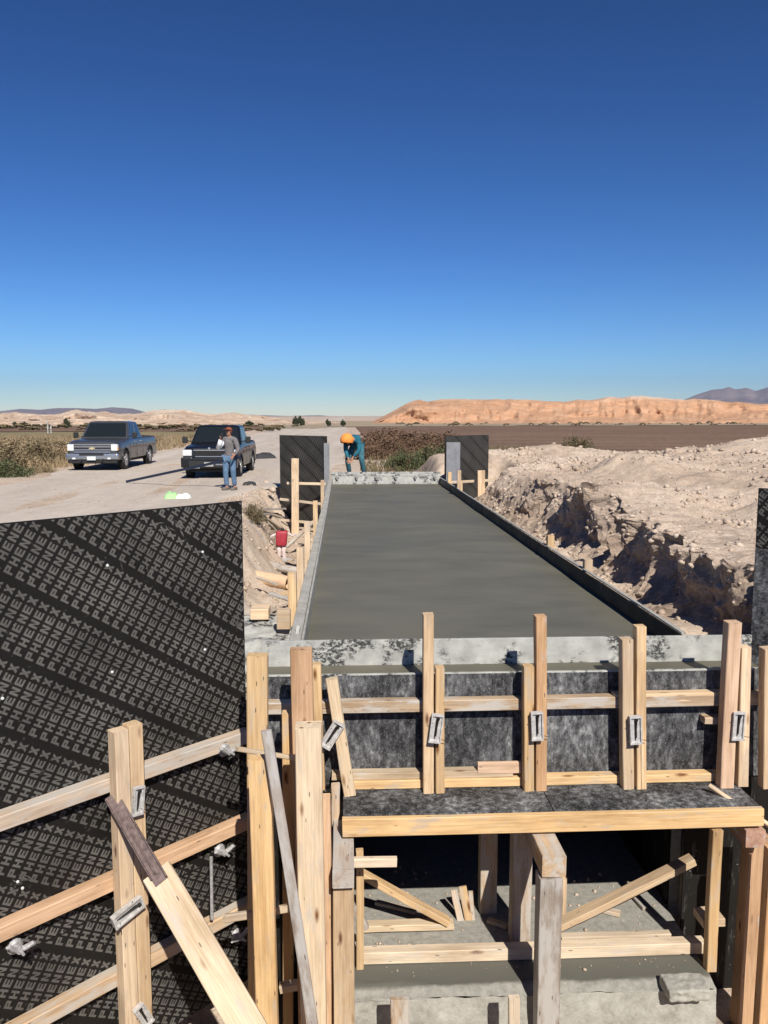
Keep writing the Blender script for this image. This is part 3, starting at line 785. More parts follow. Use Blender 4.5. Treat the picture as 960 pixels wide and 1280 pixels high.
for (pa, pb, mat) in (((0,1040),(300,921),'pine_used'), ((0,1166),(308,1036),'pine_red'), ((0,1293),(308,1150),'pine_used')):
    (xa, za), (xb_, zb) = wl_pix(*pa, .095), wl_pix(*pb, .095)
    zc = (za+zb)/2; 
    lumber('waler', wl_w(-2.5, zc+.01, .048), wl_w(-.03, zc, .048), .088, .088, mat, wl, side=(0,0,1))
xp, zp = wl_pix(162, 912, .19)
for k, (dx, top, mat) in enumerate(((-.047, .0, 'pine_fresh'), (.047, .012, 'pine_fresh'))):
    lumber('post', wl_w(xp+dx, PIT_Z, .142), wl_w(xp+dx, zp+top, .142), .09, .088, mat, wl, side=(S2_,S2_,0))
ry_ = R(45)
for (x, y, rot) in ((171,1000,.1), (158,1139,1.28), (178,1268,-.45)):
    a, b = wl_pix(x, y, .20); clamp(wl_w(a, b, .205), wl, rot, ry_, .95 if rot < 1 else 1.12)
for (x, y, r_) in ((277,936,.2), (271,1061,.1), (16,1180,.3), (292,1166,-.2)):
    a, b = wl_pix(x, y, .06)
    mesh_obj('tie_nut', TN, None, T(wl_w(a, b, .10)) @ Matrix.Rotation(ry_, 4, 'Z') @ Matrix.Rotation(r_, 4, 'Y'), wl)
for (x, y) in ((134,707),(253,690),(140,840),(256,812),(3,873),(22,1102),(28,1110)):
    a, b = wl_pix(x, y, 0); bm = bmesh.new(); bmesh.ops.create_icosphere(bm, subdivisions=1, radius=.010)
    bm_obj('tie_plug', bm, 'plate_white', T(wl_w(a, b, .002)), wl)
a, b = wl_pix(265, 1072, .14); a2, b2 = wl_pix(266, 1150, .14)
bm = bmesh.new(); tube_into(bm, [wl_w(a, b, .13)-WL, wl_w(a2, b2, .13)-WL], .011, 8); bm_obj('tie_rod', bm, 'steel_cast', T(WL), wl)

rn = random.Random(3); vs, fs = [], []
for (cx_, cy_, k_, sp_) in ((210,655,26,.13), (226,648,18,.10), (20,1098,14,.05), (296,770,16,.06), (180,700,8,.12)):
    a, b = wl_pix(cx_, cy_, 0)
    for q in range(k_):
        ang = rn.gauss(-.9, .35); L = rn.uniform(.012, .075); w = rn.uniform(.0015, .006); ox, oy = a+rn.gauss(0, sp_*.6), b+rn.gauss(0, sp_*.4)
        if not (-2.4 < ox < -.05 and oy < 1.20): continue
        dx, dy = math.cos(ang), math.sin(ang); b0 = len(vs); z_ = .0021 + .00002*len(fs)
        vs += [(ox, oy, z_), (ox+dx*L*.5-dy*w, oy+dy*L*.5+dx*w, z_), (ox+dx*L, oy+dy*L, z_), (ox+dx*L*.5+dy*w, oy+dy*L*.5-dx*w, z_)]; fs.append((b0+3, b0+2, b0+1, b0))
sm = mesh_obj('cement_smear', pyd('cement_smear', vs, fs), 'print_grey', MWL, wl); sm['kind'] = 'stuff'

# slanting brace with a steel channel at its head
br = thing('timber_brace', aY(300, 1300, 3.75), 'broad slanting pine plank brace with rusty steel channel at its upper end', 'brace')
pa, pb = aY(150, 968, 4.62), aY(196, 1090, 4.40); pc = aY(345, 1345, 3.62)
lumber('plank', pb, pc, .165, .045, 'pine_pale', br, side=(S2_,.2,.35))
dirb = (pc-pb).normalized(); ch_s = V((S2_,.2,.35)); ch_s = (ch_s - dirb*ch_s.dot(dirb)).normalized(); ch_n = dirb.cross(ch_s)
if ch_n.y > 0: ch_n = -ch_n
st = pb - dirb*.56; mwc = Matrix(((dirb.x,ch_s.x,ch_n.x,st.x),(dirb.y,ch_s.y,ch_n.y,st.y),(dirb.z,ch_s.z,ch_n.z,st.z),(0,0,0,1)))
bm = bmesh.new(); addbox(bm, 0, .64, -.04, .04, .024, .030, .002); addbox(bm, 0.02, .60, -.04, -.034, .0301, .056, .002); addbox(bm, .20, .64, .034, .04, .0301, .056, .002)
addbox(bm, .22, .58, -.010, -.003, .0301, .047, .002)
bm_obj('steel_channel', bm, 'steel_rusty', mwc, br)

# ------------------------------------------------------------------ right wing form (mostly outside the picture)
wr = thing('wing_wall_form', (3.6, 5.2, PIT_Z), 'black wing wall form, greyer in its lower part, at the right edge of the picture', 'formwork')
MWR = wing_frame(WR, (1,-1,0), (-1,-1,0))
panel(MWR, 0, 2.44, .83, 1.29, 'phenolic_clean', wr, off=(.2,.1)); panel(MWR, 0, 2.44, -2.2, .827, 'phenolic_splashed', wr, print_=False)  # upper panel black, lower panel streaked grey
for z in (-.30, -.95, -1.58): lumber('waler', MWR @ V((.03, z, .048)), MWR @ V((2.4, z, .048)), .088, .088, 'pine_used', wr, side=(0,0,1))
lumber('post', MWR @ V((.42, PIT_Z, .142)), MWR @ V((.42, .30, .142)), .09, .088, 'pine_fresh', wr, side=(1,-1,0))

# ------------------------------------------------------------------ headwall form
hf = thing('headwall_form', (1.15, 5.7, DECK_Z), 'headwall form of grout streaked plywood with paired pine studs and steel clamps', 'formwork')
box('plywood_panel', -.62, 1.195, FACE_Y, FACE_Y+.018, DECK_Z, .012, 'phenolic_splashed', hf, .0015, (-.62, FACE_Y, 0))
box('plywood_panel', 1.198, 3.12, FACE_Y, FACE_Y+.018, DECK_Z, .010, 'phenolic_splashed', hf, .0015, (-.62, FACE_Y, 0))
box('inner_board', -.62, 3.08, 5.99, 6.018, -.03, .180, 'cement_caked', hf, .002, (-.62, 5.99, 0))
lumber('top_strip', (-.6, FACE_Y+.012, .016), (3.08, FACE_Y+.012, .016), .028, .010, 'cement_caked', hf, side=(0,1,0))
box('jamb_panel', -.66, -.052, 5.70, 5.718, PIT_Z, DECK_Z-.002, 'phenolic_worn', hf, .0015)
box('jamb_panel', 2.50, 3.35, 5.70, 5.718, PIT_Z, DECK_Z-.002, 'phenolic_worn', hf, .0015)
def stud(x0, x1, yt, yb, Y, mat, xt0=None, xt1=None, depth=.088):
    """upright given by its photo edges at the bottom (x0, x1) and top (xt0, xt1)"""
    xt0 = x0 if xt0 is None else xt0; xt1 = x1 if xt1 is None else xt1
    Yf = Y - depth/2
    b = (aY((x0+x1)/2, yb, Yf)); tp = aY((xt0+xt1)/2, yt, Yf)
    w = abs(aY(xt1, yt, Yf).x - aY(xt0, yt, Yf).x)
    b.y = tp.y = Y; b.z = max(b.z, DECK_Z+.001)
    return lumber('stud', b, tp, w, depth, mat, hf)
SY = 5.542
stud(529.5,542.5,769,995,SY,'pine_fresh'); stud(545,556,836,995,SY,'pine_fresh')
stud(655.5,668,834,993,SY,'pine_fresh'); stud(670,683.5,771,993,SY,'pine_red')
stud(779,793,800,992,SY,'pine_fresh',778,792); stud(796,808.5,784,992,SY,'pine_fresh')
stud(901,917,779,990,SY-.02,'pine_red',911,928); stud(922.5,936,810,990,SY,'pine_fresh',927,940)
stud(392,409,832,988,SY,'pine_fresh',389,401)
stud(430,445,850,996,SY-.03,'pine_pale',407,422,.06)
stud(954,967,812,1002,5.50,'pine_fresh',956,970)
for (x, y, r_) in ((545,910,.12), (671,907,-.05), (794,912,-.06), (922,907,.03), (415,917,.55)):
    p = aY(x, y, 5.47); p.y = 5.475 if x != 415 else 5.46
    clamp(p, hf, r_, 0, 1.12)
zc = aY(600, 882, FACE_Y-.09).z
lumber('waler', (-.62, FACE_Y-.045, zc), (3.0, FACE_Y-.045, zc+.012), .086, .084, 'pine_used', hf, side=(0,1,0))
za = aY(850, 871, 5.61).z
lumber('waler', (aY(768,866,5.61).x, 5.635, za), (aY(935,866,5.61).x, 5.635, za+.004), .085, .062, 'pine_fresh', hf, side=(0,1,0))
zb = aY(905, 900, 5.61).z
lumber('waler', (aY(880,897,5.61).x, 5.635, zb), (aY(934,897,5.61).x, 5.635, zb), .085, .05, 'pine_fresh', hf, side=(0,1,0))
zl = aY(480, 968, 5.63).z
lumber('bottom_plate', (aY(415,968,5.63).x, 5.634, zl+.004), (aY(640,968,5.63).x, 5.634, zl+.004), .088, .05, 'pine_pale', hf, side=(0,1,0))
lumber('bottom_plate', (aY(432,984,5.61).x, 5.615, DECK_Z+.035), (aY(896,984,5.61).x, 5.625, DECK_Z+.035), .085, .062, 'pine_fresh', hf, side=(0,1,0))
zk = aY(620, 960, 5.59).z
lumber('block', (aY(597,958,5.60).x, 5.60, zk), (aY(651,958,5.60).x, 5.60, zk), .085, .03, 'pine_red', hf, side=(0,0,1))
lumber('prop', aY(886,982,5.42), aY(965,1034,5.18), .03, .03, 'pine_pale', hf)

# ------------------------------------------------------------------ falsework deck in front of and below the headwall
dk = thing('deck_falsework', (1.3, 5.2, PIT_Z), 'timber deck on thick posts under the headwall form, spanning the culvert mouth', 'falsework')
DX0, DX1, DFY = aZ(429, 1018, DECK_Z).x, aZ(951, 1008, DECK_Z).x, aZ(690, 1013.5, DECK_Z).y
xm = aZ(687, 1003, DECK_Z).x
box('deck_board', DX0, xm-.003, DFY+.002, FACE_Y-.001, DECK_Z-.018, DECK_Z-.001, 'phenolic_splashed', dk, .0015)
box('deck_board', xm+.003, DX1, DFY+.002, FACE_Y-.001, DECK_Z-.018, DECK_Z-.001, 'phenolic_splashed', dk, .0015)
box('soffit_board', -.045, 2.495, FACE_Y+.25, 20.4, DECK_Z+.105, DECK_Z+.125, 'phenolic_worn', dk, 0)
box('headwall_soffit', -.5, 2.8, FACE_Y, FACE_Y+.248, DECK_Z-.018, DECK_Z-.001, 'phenolic_worn', dk, 0)
lumber('front_beam', (DX0-.005, DFY-.022, DECK_Z-.068), (DX1+.005, DFY-.022, DECK_Z-.062), .045, .125, 'pine_fresh', dk, side=(0,1,0))
JZ = DECK_Z - .145
def joist(x, yend, w, mat, y1=6.2, top=JZ):
    xx = aY(x, 1080, yend).x
    return xx, lumber('joist', (xx, yend, top-w/2), (xx, y1, top-w/2), w, w*.92, mat, dk)
jl, _ = joist(429, 4.82, .135, 'pine_grey', 6.05); jm, _ = joist(693, 4.91, .155, 'pine_used', 6.0); jr, _ = joist(943, 5.17, .135, 'pine_dirty_red', 6.0)
lumber('post', (jl+.005, 4.91, PIT_Z), (jl+.0, 4.93, JZ-.137), .132, .125, 'pine_fresh', dk)
lumber('post', (jm-.02, 4.94, PIT_Z), (jm-.02, 4.96, JZ-.157), .145, .13, 'pine_grey', dk)
lumber('post', (aY(937,1170,5.33).x, 5.33, PIT_Z), (aY(941,1170,5.33).x, 5.34, JZ-.137), .165, .13, 'pine_red', dk)
# inner props standing on the culvert floor
def prop(x0, x1, yb, mat, ztop=DECK_Z-.02, name='prop', dep=None):
    b = aZ((x0+x1)/2, yb, FLOOR_Z); w = (x1-x0)*b.y/FPX
    return lumber(name, (b.x, b.y, FLOOR_Z), (b.x, b.y, ztop), w, dep or min(w, .12), mat, dk)
prop(598,620,1137,'pine_used'); prop(636,662,1172,'pine_used'); prop(445,455,1209,'pine_fresh',aY(450,1060,5.35).z); prop(880,894,1211,'pine_fresh',DECK_Z-.145)
prop(826,846,1120,'pine_used')
prop(701,707,1152,'pine_fresh', aY(704,1095,5.8).z)
p1 = aZ(450, 1206, FLOOR_Z); p2 = aZ(884, 1196, FLOOR_Z); ys_ = (p1.y+p2.y)/2 + .05
lumber('sill', (p1.x, ys_, FLOOR_Z+.048), (p2.x, ys_, FLOOR_Z+.048), .088, .085, 'pine_pale', dk, side=(0,1,0))
lumber('sill', (aY(700,1165,ys_+.12).x, ys_+.10, FLOOR_Z+.062), (aY(836,1160,ys_+.12).x, ys_+.10, FLOOR_Z+.062), .06, .05, 'pine_pale', dk, side=(0,1,0))
lumber('sill', (aY(450,1150,5.75).x, 5.72, FLOOR_Z+.04), (aY(566,1152,5.75).x, 5.72, FLOOR_Z+.04), .085, .05, 'pine_pale', dk, side=(0,1,0))
lumber('diagonal_brace', aY(452, 1092, 5.66), aY(560, 1152, 5.70), .085, .045, 'pine_fresh', dk, side=(0,1,0))
lumber('diagonal_brace', aY(697, 1157, 5.55), aY(866, 1074, 5.60), .10, .05, 'pine_fresh', dk, side=(0,1,0))
lumber('cleat', aY(402, 1079, 5.15), aY(496, 1077, 5.15), .06, .045, 'pine_pale', dk, side=(0,0,1))
lumber('cleat', aY(873, 1147, 5.30), aY(900, 1145, 5.30), .06, .16, 'pine_fresh', dk, side=(0,0,1))
lumber('cleat', aY(443, 1130, 5.33), aY(456, 1160, 5.33), .06, .06, 'pine_grey', dk)
for (xa, xc, ya, yb_) in ((845,905,1042,1090), (800,900,1058,1120)):
    lumber('cross_tie', aY(xa, ya, 6.6), aY(xc, yb_, 6.2), .07, .04, 'pine_used', dk)

# scrap stakes standing on the culvert floor
sc_ = thing('scrap_timber', aZ(580, 1160, FLOOR_Z), 'splintered scrap boards standing on the culvert floor behind the sill', 'scrap wood')
for (xa, ya, xb2, yb2, w, m_) in ((567,1112,578,1160,.05,'pine_used'), (578,1108,588,1160,.06,'pine_fresh'), (588,1114,592,1162,.035,'pine_used')):
    lumber('board', aY(xb2, yb2, 5.82), aY(xa, ya, 5.86), w, .02, m_, sc_)
for (xa, ya, xc, yc, w_, m_, lb) in ((470,1128,520,1140,.05,'pine_used','brown offcut lying on the lit culvert floor at left'), (745,1135,775,1142,.06,'pine_used','short board lying on the culvert floor behind right brace'), (790,1118,806,1136,.04,'pine_grey','grey lath lying deep on the right culvert floor'), (610,1150,634,1158,.05,'pine_pale','pale offcut between the two inner props')):
    a, b = aZ(xa, ya, FLOOR_Z+.02), aZ(xc, yc, FLOOR_Z+.02); tag(lumber('offcut', a, b, w_, .03, m_, side=(.2,1,0)), lb, 'timber')
P_ = np.stack([RNG.uniform(.05, 2.4, 420), RNG.uniform(5.2, 6.7, 420), np.full(420, FLOOR_Z+.004)], -1)
tag(scatter('floor_crumbs', P_, .004+.02*RNG.random(420)**5, 'earth_clod'), 'crumbs of concrete and dirt on the culvert floor')
for (x0, x1, y0, m_) in ((487,512,1248,'pine_used'), (635,650,1246,'pine_pale')):
    b = aY((x0+x1)/2, y0, 4.72); w = (x1-x0)*4.72/FPX
    tag(lumber('stake', (b.x, 4.72, PIT_Z-.05), (b.x, 4.72, b.z), w, .04, m_), 'short %s stake before the culvert lip, %s the middle post' % (('wide grey brown', 'far left of') if x0 < 500 else ('narrow pale', 'just left of')), 'stake')
# broken concrete lumps at the culvert lip
def lump_block(px0, px1, py, sz, lab):
    b = aZ((px0+px1)/2, py, FLOOR_Z+.0); w = (px1-px0)*b.y/FPX
    bm = bmesh.new(); addbox(bm, -w/2, w/2, -.07, .10, -.03, sz, .012)
    bmesh.ops.subdivide_edges(bm, edges=bm.edges[:], cuts=11, use_grid_fill=True)
    for v in bm.verts: v.co += V((mnoise.noise(v.co*30), mnoise.noise(v.co*31+V((5,5,5))), mnoise.noise(v.co*29+V((9,2,5)))))*.006 + V((mnoise.noise(v.co*9+V((px0,0,0))), mnoise.noise(v.co*9+V((0,px0,3))), mnoise.noise(v.co*8+V((2,1,px0)))))*.008
    tag(bm_obj('concrete_lump', bm, 'concrete_dry', T(b)), lab, 'concrete')
lump_block(828, 886, 1238, .055, 'pale broken concrete lump at the right of the culvert lip')

# ------------------------------------------------------------------ uprights at the left corner
def upright(x0, x1, yt, Y, mat, label, zb=PIT_Z, xb0=None, xb1=None, ybm=1280, dep=.09, cat='post', name='timber_post'):
    xb0 = x0 if xb0 is None else xb0; xb1 = x1 if xb1 is None else xb1
    tp = aY((x0+x1)/2, yt, Y-dep/2); lo = aY((xb0+xb1)/2, ybm, Y-dep/2)
    d = (lo-tp)/(lo.z-tp.z); b = tp + d*(zb-tp.z); b.y += dep/2; tp.y += dep/2
    w = (x1-x0)*Y/FPX
    return tag(lumber(name, b, tp, w, dep, mat), label, cat, 'posts at the left corner of the headwall')
upright(308,334,821,5.06,'pine_fresh','shorter yellow pine post against the right edge of the lettered panel', xb0=309, xb1=335)
upright(310,338,951,4.55,'pine_fresh','full height yellow pine post left of the leaning grey board', xb0=317, xb1=351)
upright(362,390,813,5.22,'pine_red','reddish pine post rising behind the tall pale post', xb0=372, xb1=400)
upright(368,402,911,4.72,'pine_pale','tall pale pine post, widest of the corner group', xb0=374, xb1=410, dep=.12)
upright(352,366,893,5.35,'pine_fresh','thin yellow pine upright half hidden left of the reddish post', xb0=354, xb1=366)
upright(401,413,1000,4.98,'pine_red','thin reddish plank on edge right of the pale post', xb0=403, xb1=417)
upright(414,425,985,5.5,'pine_used','stubby worn upright just left of the deck', zb=-1.0, xb0=415, xb1=426)
a, b = aY(333, 913, 4.48), aY(395, 1310, 4.30)
tag(lumber('leaning_board', b + (b-a)*.25, a, .058, .03, 'pine_grey'), 'slim grey board leaning across the corner posts', 'board')
tag(lumber('tie_strip', aY(296, 936, 4.72), aY(372, 948, 4.95), .025, .04, 'pine_pale', side=(0,0,1)), 'thin pale strip nailed level between lettered panel and posts', 'board')
tag(lumber('cross_strip', aY(280, 1148, 4.75), aY(366, 1134, 5.12), .05, .03, 'pine_pale', side=(0,0,1)), 'pale cross strip low behind the yellow post', 'board')
tag(lumber('cross_strip', aY(350, 1235, 5.0), aY(372, 1231, 5.0), .05, .06, 'pine_pale', side=(0,0,1)), 'short pale offcut at the foot of the leaning board', 'board')
tag(box('black_sheet', -.62, -.33, 5.42, 5.44, PIT_Z, -.80, 'phenolic_worn', None, .002), 'black plywood strip seen between the corner posts', 'plywood')
tag(lumber('timber_post', (aY(957,1150,5.05).x, 5.05, PIT_Z), (aY(962,1100,5.05).x, 5.05, -1.0), .06, .09, 'pine_red'), 'reddish post cut by the right edge of the picture', 'post')

# ------------------------------------------------------------------ slab side forms
def side_form(x, sgn, label):
    f = thing('slab_side_form', (x+sgn*.02, SY0+.2, -.4), label, 'formwork')
    n = 7; L = (SY1 - SY0 - .01)/n
    for k in range(n):
        y0 = SY0 + k*L + .002; y1 = y0 + L - .004; h = .150 + random.uniform(-.006,.006)
        bm = bmesh.new(); a0, a1 = sorted((x, x+sgn*.019)); jo = random.uniform(-.004,.004)*sgn
        addbox(bm, a0+jo*(sgn>0), a1+jo*(sgn>0), y0, y1, -.42, h, .0015)
        bm_obj('form_board', bm, 'phenolic_worn' if sgn > 0 else 'concrete_dry', None, f)
    return f
sfl = side_form(SX0, -1, 'cement smeared side form along the left edge of the slab')
sfr = side_form(SX1, 1, 'black side form along the right edge of the slab, casting shade inward')
for k in range(4):
    y0 = SY0+.1+k*4.05; y1 = min(y0+4.0, SY1-.05)
    lumber('top_rail', (SX0-.065, y0, .105), (SX0-.065, y1, .105), .088, .085, 'concrete_dry', sfl)
for k in range(4):
    y0 = SY0+.1+k*4.05; y1 = min(y0+4.02, SY1-.05)
    lumber('top_rail', (SX1+.026, y0, .166), (SX1+.026, y1, .166), .034, .016, 'concrete_dry', sfr)
for (px, py, hh) in ((365,716,.12), (375,684,.10), (384,652,.13), (394,626,.10), (403,600,.16)):
    p = aY(px, py+2, 1); # direction only
    Y = (SX0-.16)/ (p.x/p.y); zt = aY(px, py, Y).z
    lumber('stake', (SX0-.16, Y, -1.3), (SX0-.16, Y, zt), .075, .085, 'pine_fresh', sfl)
for (px, py) in ((737,699), (690,669), (575,588), (563,590)):
    p = aY(px, py, 1); Y = (SX1+.09)/(p.x/p.y); zt = max(aY(px, py, Y).z, .12)
    lumber('stake', (SX1+.07, Y, -.8), (SX1+.07, Y, zt), .088, .088, 'pine_fresh', sfr)
for Y in (8.0, 10.2, 13.4, 16.2):
    lumber('stake', (SX1+.07, Y, -.8), (SX1+.07, Y, .06), .088, .06, 'pine_fresh', sfr)

# ------------------------------------------------------------------ far end: cross form and wing forms
ff = thing('end_form', (1.13, 22.4, -.4), 'cement caked cross form closing the far end of the slab', 'formwork')
box('form_board', SX0-.05, SX1+.05, 22.36, 22.40, -.4, .17, 'cement_caked', ff, .003)
box('form_board', SX0-.05, SX1+.05, 22.62, 22.66, -.4, .31, 'cement_caked', ff, .003)
box('concrete_fill', SX0-.04, SX1+.04, 22.401, 22.619, -.4, .15, 'concrete_dry', ff, 0)
lumber('rail', (SX0-.05, 22.44, .245), (SX1+.05, 22.44, .235), .088, .05, 'cement_caked', ff, side=(0,1,0))
for k in range(6):
    xk = SX0 + .12 + k*.53
    bm = bmesh.new(); addbox(bm, -.055, .055, -.03, .02, -.10, .0, .01)
    for v in bm.verts:
        if v.co.z < -.05: v.co.x *= .45
    bm_obj('spacer', bm, 'cement_caked', T((xk, 22.33, .225)), ff)
def far_wing(origin, n, x0, x1, label, mat):
    f = thing('wing_wall_form', (origin[0], origin[1], -1.4), label, 'formwork')
    mw = wing_frame(origin, None or (1,0,0), n)
    panel(mw, x0, x1, -1.45, 1.29, mat, f, off=(x0+.1, -.2)); return f, mw
fl, mwl2 = far_wing((-.47, 22.55, 0), (-1,-1,0), -1.95, 0, 'dark lettered far wing form left of the slab with pine frame', 'phenolic_worn')
fr_, mwr2 = far_wing((2.75, 22.55, 0), (1,-1,0), 0, 2.05, 'dark lettered far wing form right of the slab', 'phenolic_worn')
def fpost(par, x0, x1, yt, yb, Y, mat='pine_fresh'):
    b, tp = aY((x0+x1)/2, yb, Y), aY((x0+x1)/2, yt, Y); lumber('post', b, tp, (x1-x0)*Y/FPX, .09, mat, par)
def frail(par, xa, ya, xc, yc, Y, Y2=None, mat='pine_pale', h=.07):
    lumber('rail', aY(xa, ya, Y), aY(xc, yc, Y2 or Y), .05, h, mat, par, side=(0,1,0))
fpost(fl, 364.5, 373.5, 573, 692, 22.15)
frail(fl, 359,604,407,605,22.62,22.3); frail(fl, 350,624,402,630,22.7,22.3); frail(fl, 352,650,399,654,22.6,22.25); frail(fl, 352,674,386,678,22.5,22.2)
box('end_strip', -.55, -.40, 22.52, 22.54, -.3, 1.1, 'zinc_sheet', fl, .002)
fpost(fr_, 597, 606, 588, 640, 22.35); frail(fr_, 563,603,618,600,22.35,22.8); frail(fr_, 600,629,640,634,22.4,22.8)
fpost(fr_, 571, 578, 603, 634, 22.4)
box('end_strip', 2.78, 3.16, 22.50, 22.52, -.4, 1.12, 'zinc_sheet', fr_, .002)
# ------------------------------------------------------------------ litter and timber in the left trench
def gz(x, y): return float(ground_h(np.array([x]), np.array([y]))[0])
pile = [(318,681,356,636,'pine_grey'), (316,683,352,647,'pine_used'), (319,683,350,660,'pine_used'), (320,685,352,672,'pine_pale'), (324,670,346,642,'pine_grey'), (322,684,360,679,'pine_used'), (358,684,392,652,'pine_used')]
labs = ['longest grey stick leaning on the far left form', 'brown stick second in the leaning fan of sticks', 'middle stick of the leaning fan in left trench', 'pale low stick of the leaning fan in left trench', 'short grey stick behind the leaning fan', 'stick lying flat at foot of the leaning fan', 'brown strut slanting up to the slab side form']
for (xa, ya, xc, yc, m_), lb in zip(pile, labs):
    p = aY(xa, ya, 19.2 if xa < 350 else 18.5); p.z = max(p.z, gz(p.x, p.y)+.03)
    tag(lumber('loose_stick', p, aY(xc, yc, 20.6 if xa < 350 else 19.6), .085, .05, m_), lb, 'timber', 'loose timber in the left trench')
def log(xa, ya, xc, yc, Ya, Yc, r, mat, lab, cat, name):
    a, b = aY(xa, ya, Ya), aY(xc, yc, Yc); bm = bmesh.new()
    tube_into(bm, [V((0,0,0)), (b-a)*.33+V((0,0,.01)), (b-a)*.66, b-a], [r*1.05, r, r*.95, r*.9], 10)
    tag(bm_obj(name, bm, mat, T(a), None, True), lab, cat)
log(315,703,384,716,16.6,16.0,.085,'pine_grey','grey log lying across the left trench','log','log')
tag(lumber('plank', aY(318,693,17.6), aY(378,700,17.2), .22, .04, 'pine_grey', side=(.2,1,0)), 'flat grey plank behind the log in left trench', 'plank')
sc2 = [(338,742,370,752,12.6,12.2,.10,.03,'pine_grey','broken grey board on the concrete spill in left trench'), (322,722,346,730,14.3,14.0,.07,.04,'pine_used','brown offcut left of the pipe end in left trench'), (312,690,334,697,17.6,17.5,.09,.03,'pine_grey','weathered board end at the foot of the left bank'),
 (336,690,352,664,18.6,19.4,.06,.03,'pine_pale','thin pale lath propped behind the red machine'), (360,702,381,690,17.0,17.6,.08,.03,'pine_used','short brown board between red machine and side form'), (326,664,344,628,19.8,21.0,.06,.04,'pine_used','brown lath leaning highest on the left trench bank'), (362,672,388,668,20.2,19.8,.07,.05,'pine_pale','pale offcut lying under the far left form frame'), (346,745,366,738,12.8,13.4,.06,.05,'pine_fresh','yellow offcut beside the broken grey board')]
for (xa, ya, xc, yc, Ya, Yc, w_, t_, m_, lb) in sc2:
    a, b = aY(xa, ya, Ya), aY(xc, yc, Yc)
    a.z = max(a.z, gz(a.x, a.y)+.02); b.z = max(b.z, gz(b.x, b.y)+.02)
    tag(lumber('loose_board', a, b, w_, t_, m_, side=(.3,1,.1)), lb, 'timber', 'loose timber in the left trench')
# clay tube end
a = aY(352,727,14.9); bm = bmesh.new(); tube_into(bm, [(-.55,.35,.03),(0,0,0),(.14,-.09,-.01)], .125, 16, False); tube_into(bm, [(.14,-.09,-.01),(0,0,0),(-.55,.35,.03)], .108, 16, False)
tag(bm_obj('pipe', bm, 'cardboard', T((a.x, a.y, a.z)), None, True), 'open tan pipe end half buried below the log', 'pipe')
# tamping machine
rp = aZ(352, 703, gz(-1.3, 17.3)); rp.z = gz(rp.x, rp.y)
rm = thing('tamping_rammer', rp, 'small upright machine with red housing and pale lower legs in left trench', 'machine')
bm = bmesh.new(); addbox(bm, -.13, .13, -.11, .11, .36, .74, .05)
for v in bm.verts: v.co.x *= 1 + .25*(v.co.z-.36); v.co.x += .05*(v.co.z-.36)
bm_obj('housing', bm, 'red_paint', T(rp) @ Matrix.Scale(.86, 4), rm, True)
for s in (-1, 1):
    bm = bmesh.new(); tube_into(bm, [(.065*s,0,.0),(.07*s,0,.08),(.055*s,0,.22),(.065*s,0,.38)], [.065,.05,.052,.07], 10); bm_obj('leg', bm, 'pale_plastic', T(rp) @ Matrix.Scale(.86, 4), rm, True)
bm = bmesh.new(); addbox(bm, -.16, .15, -.14, .12, -.02, .05, .015); bm_obj('foot', bm, 'steel_cast', T(rp) @ Matrix.Scale(.86, 4), rm)
bm = bmesh.new(); tube_into(bm, [(-.12,.0,.66),(-.24,-.02,.60),(-.27,-.02,.48),(-.2,0,.40)], .028, 8); tube_into(bm, [(.15,0,.68),(.27,.02,.60),(.36,.04,.66)], .028, 8); bm_obj('handle', bm, 'pale_plastic', T(rp) @ Matrix.Scale(.86, 4), rm, True)
bm = bmesh.new(); bmesh.ops.create_icosphere(bm, subdivisions=2, radius=.05, matrix=T((.03,0,.76))); bm_obj('filler_cap', bm, 'black_plastic', T(rp) @ Matrix.Scale(.86, 4), rm, True)

# cement spattered boards behind the left wing corner
def rough_slab(name, x0, x1, y0, y1, z, amp, seed, mat):
    Xg, Yg = np.meshgrid(np.linspace(x0, x1, 44), np.linspace(y0, y1, 70), indexing='ij')
    ed = np.minimum.reduce([Xg-x0, x1-Xg, Yg-y0, y1-Yg]); Z = z + amp*fbm(Xg*4, Yg*4, octv=5, seed=seed) + amp*.6*ridged(Xg*9, Yg*9, octv=2, seed=seed+3) - .25*(1-sstep(0, .05, ed))
    Xg = Xg + .05*fbm(Yg*3, Xg*2, octv=3, seed=seed+5)
    return mesh_obj(name, grid_mesh(name, np.stack([Xg, Yg, Z], -1)), mat)
tag(rough_slab('spilled_concrete', -1.06, -.42, 6.12, 7.7, -.06, .03, 300, 'cement_caked'), 'spilled grey concrete caked behind the lettered panel corner', 'concrete')
tag(rough_slab('spilled_concrete', -1.9, -.45, 8.6, 12.2, -1.16, .06, 310, 'cement_caked'), 'grey concrete spill on the left trench floor below the pipe', 'concrete')
def blk(x, y, Y, w, d, h, lab, mat='pine_fresh'):
    p = aY(x, y, Y); zg = -.06
    tag(box('timber_block', p.x-w/2, p.x+w/2, Y, Y+d, max(p.z-h, -.3), p.z, mat, None, .004), lab, 'timber block')
blk(324, 762, 7.35, .165, .22, .095, 'orange tan timber block by the lettered panel top corner')
blk(354, 763, 7.05, .115, .10, .17, 'yellow timber block standing beside the slab side form')
tag(lumber('cement_strip', aY(373,785,6.4), aY(366,832,6.2), .03, .10, 'cement_caked'), 'cement coated strip at the left end of inner board', 'board')

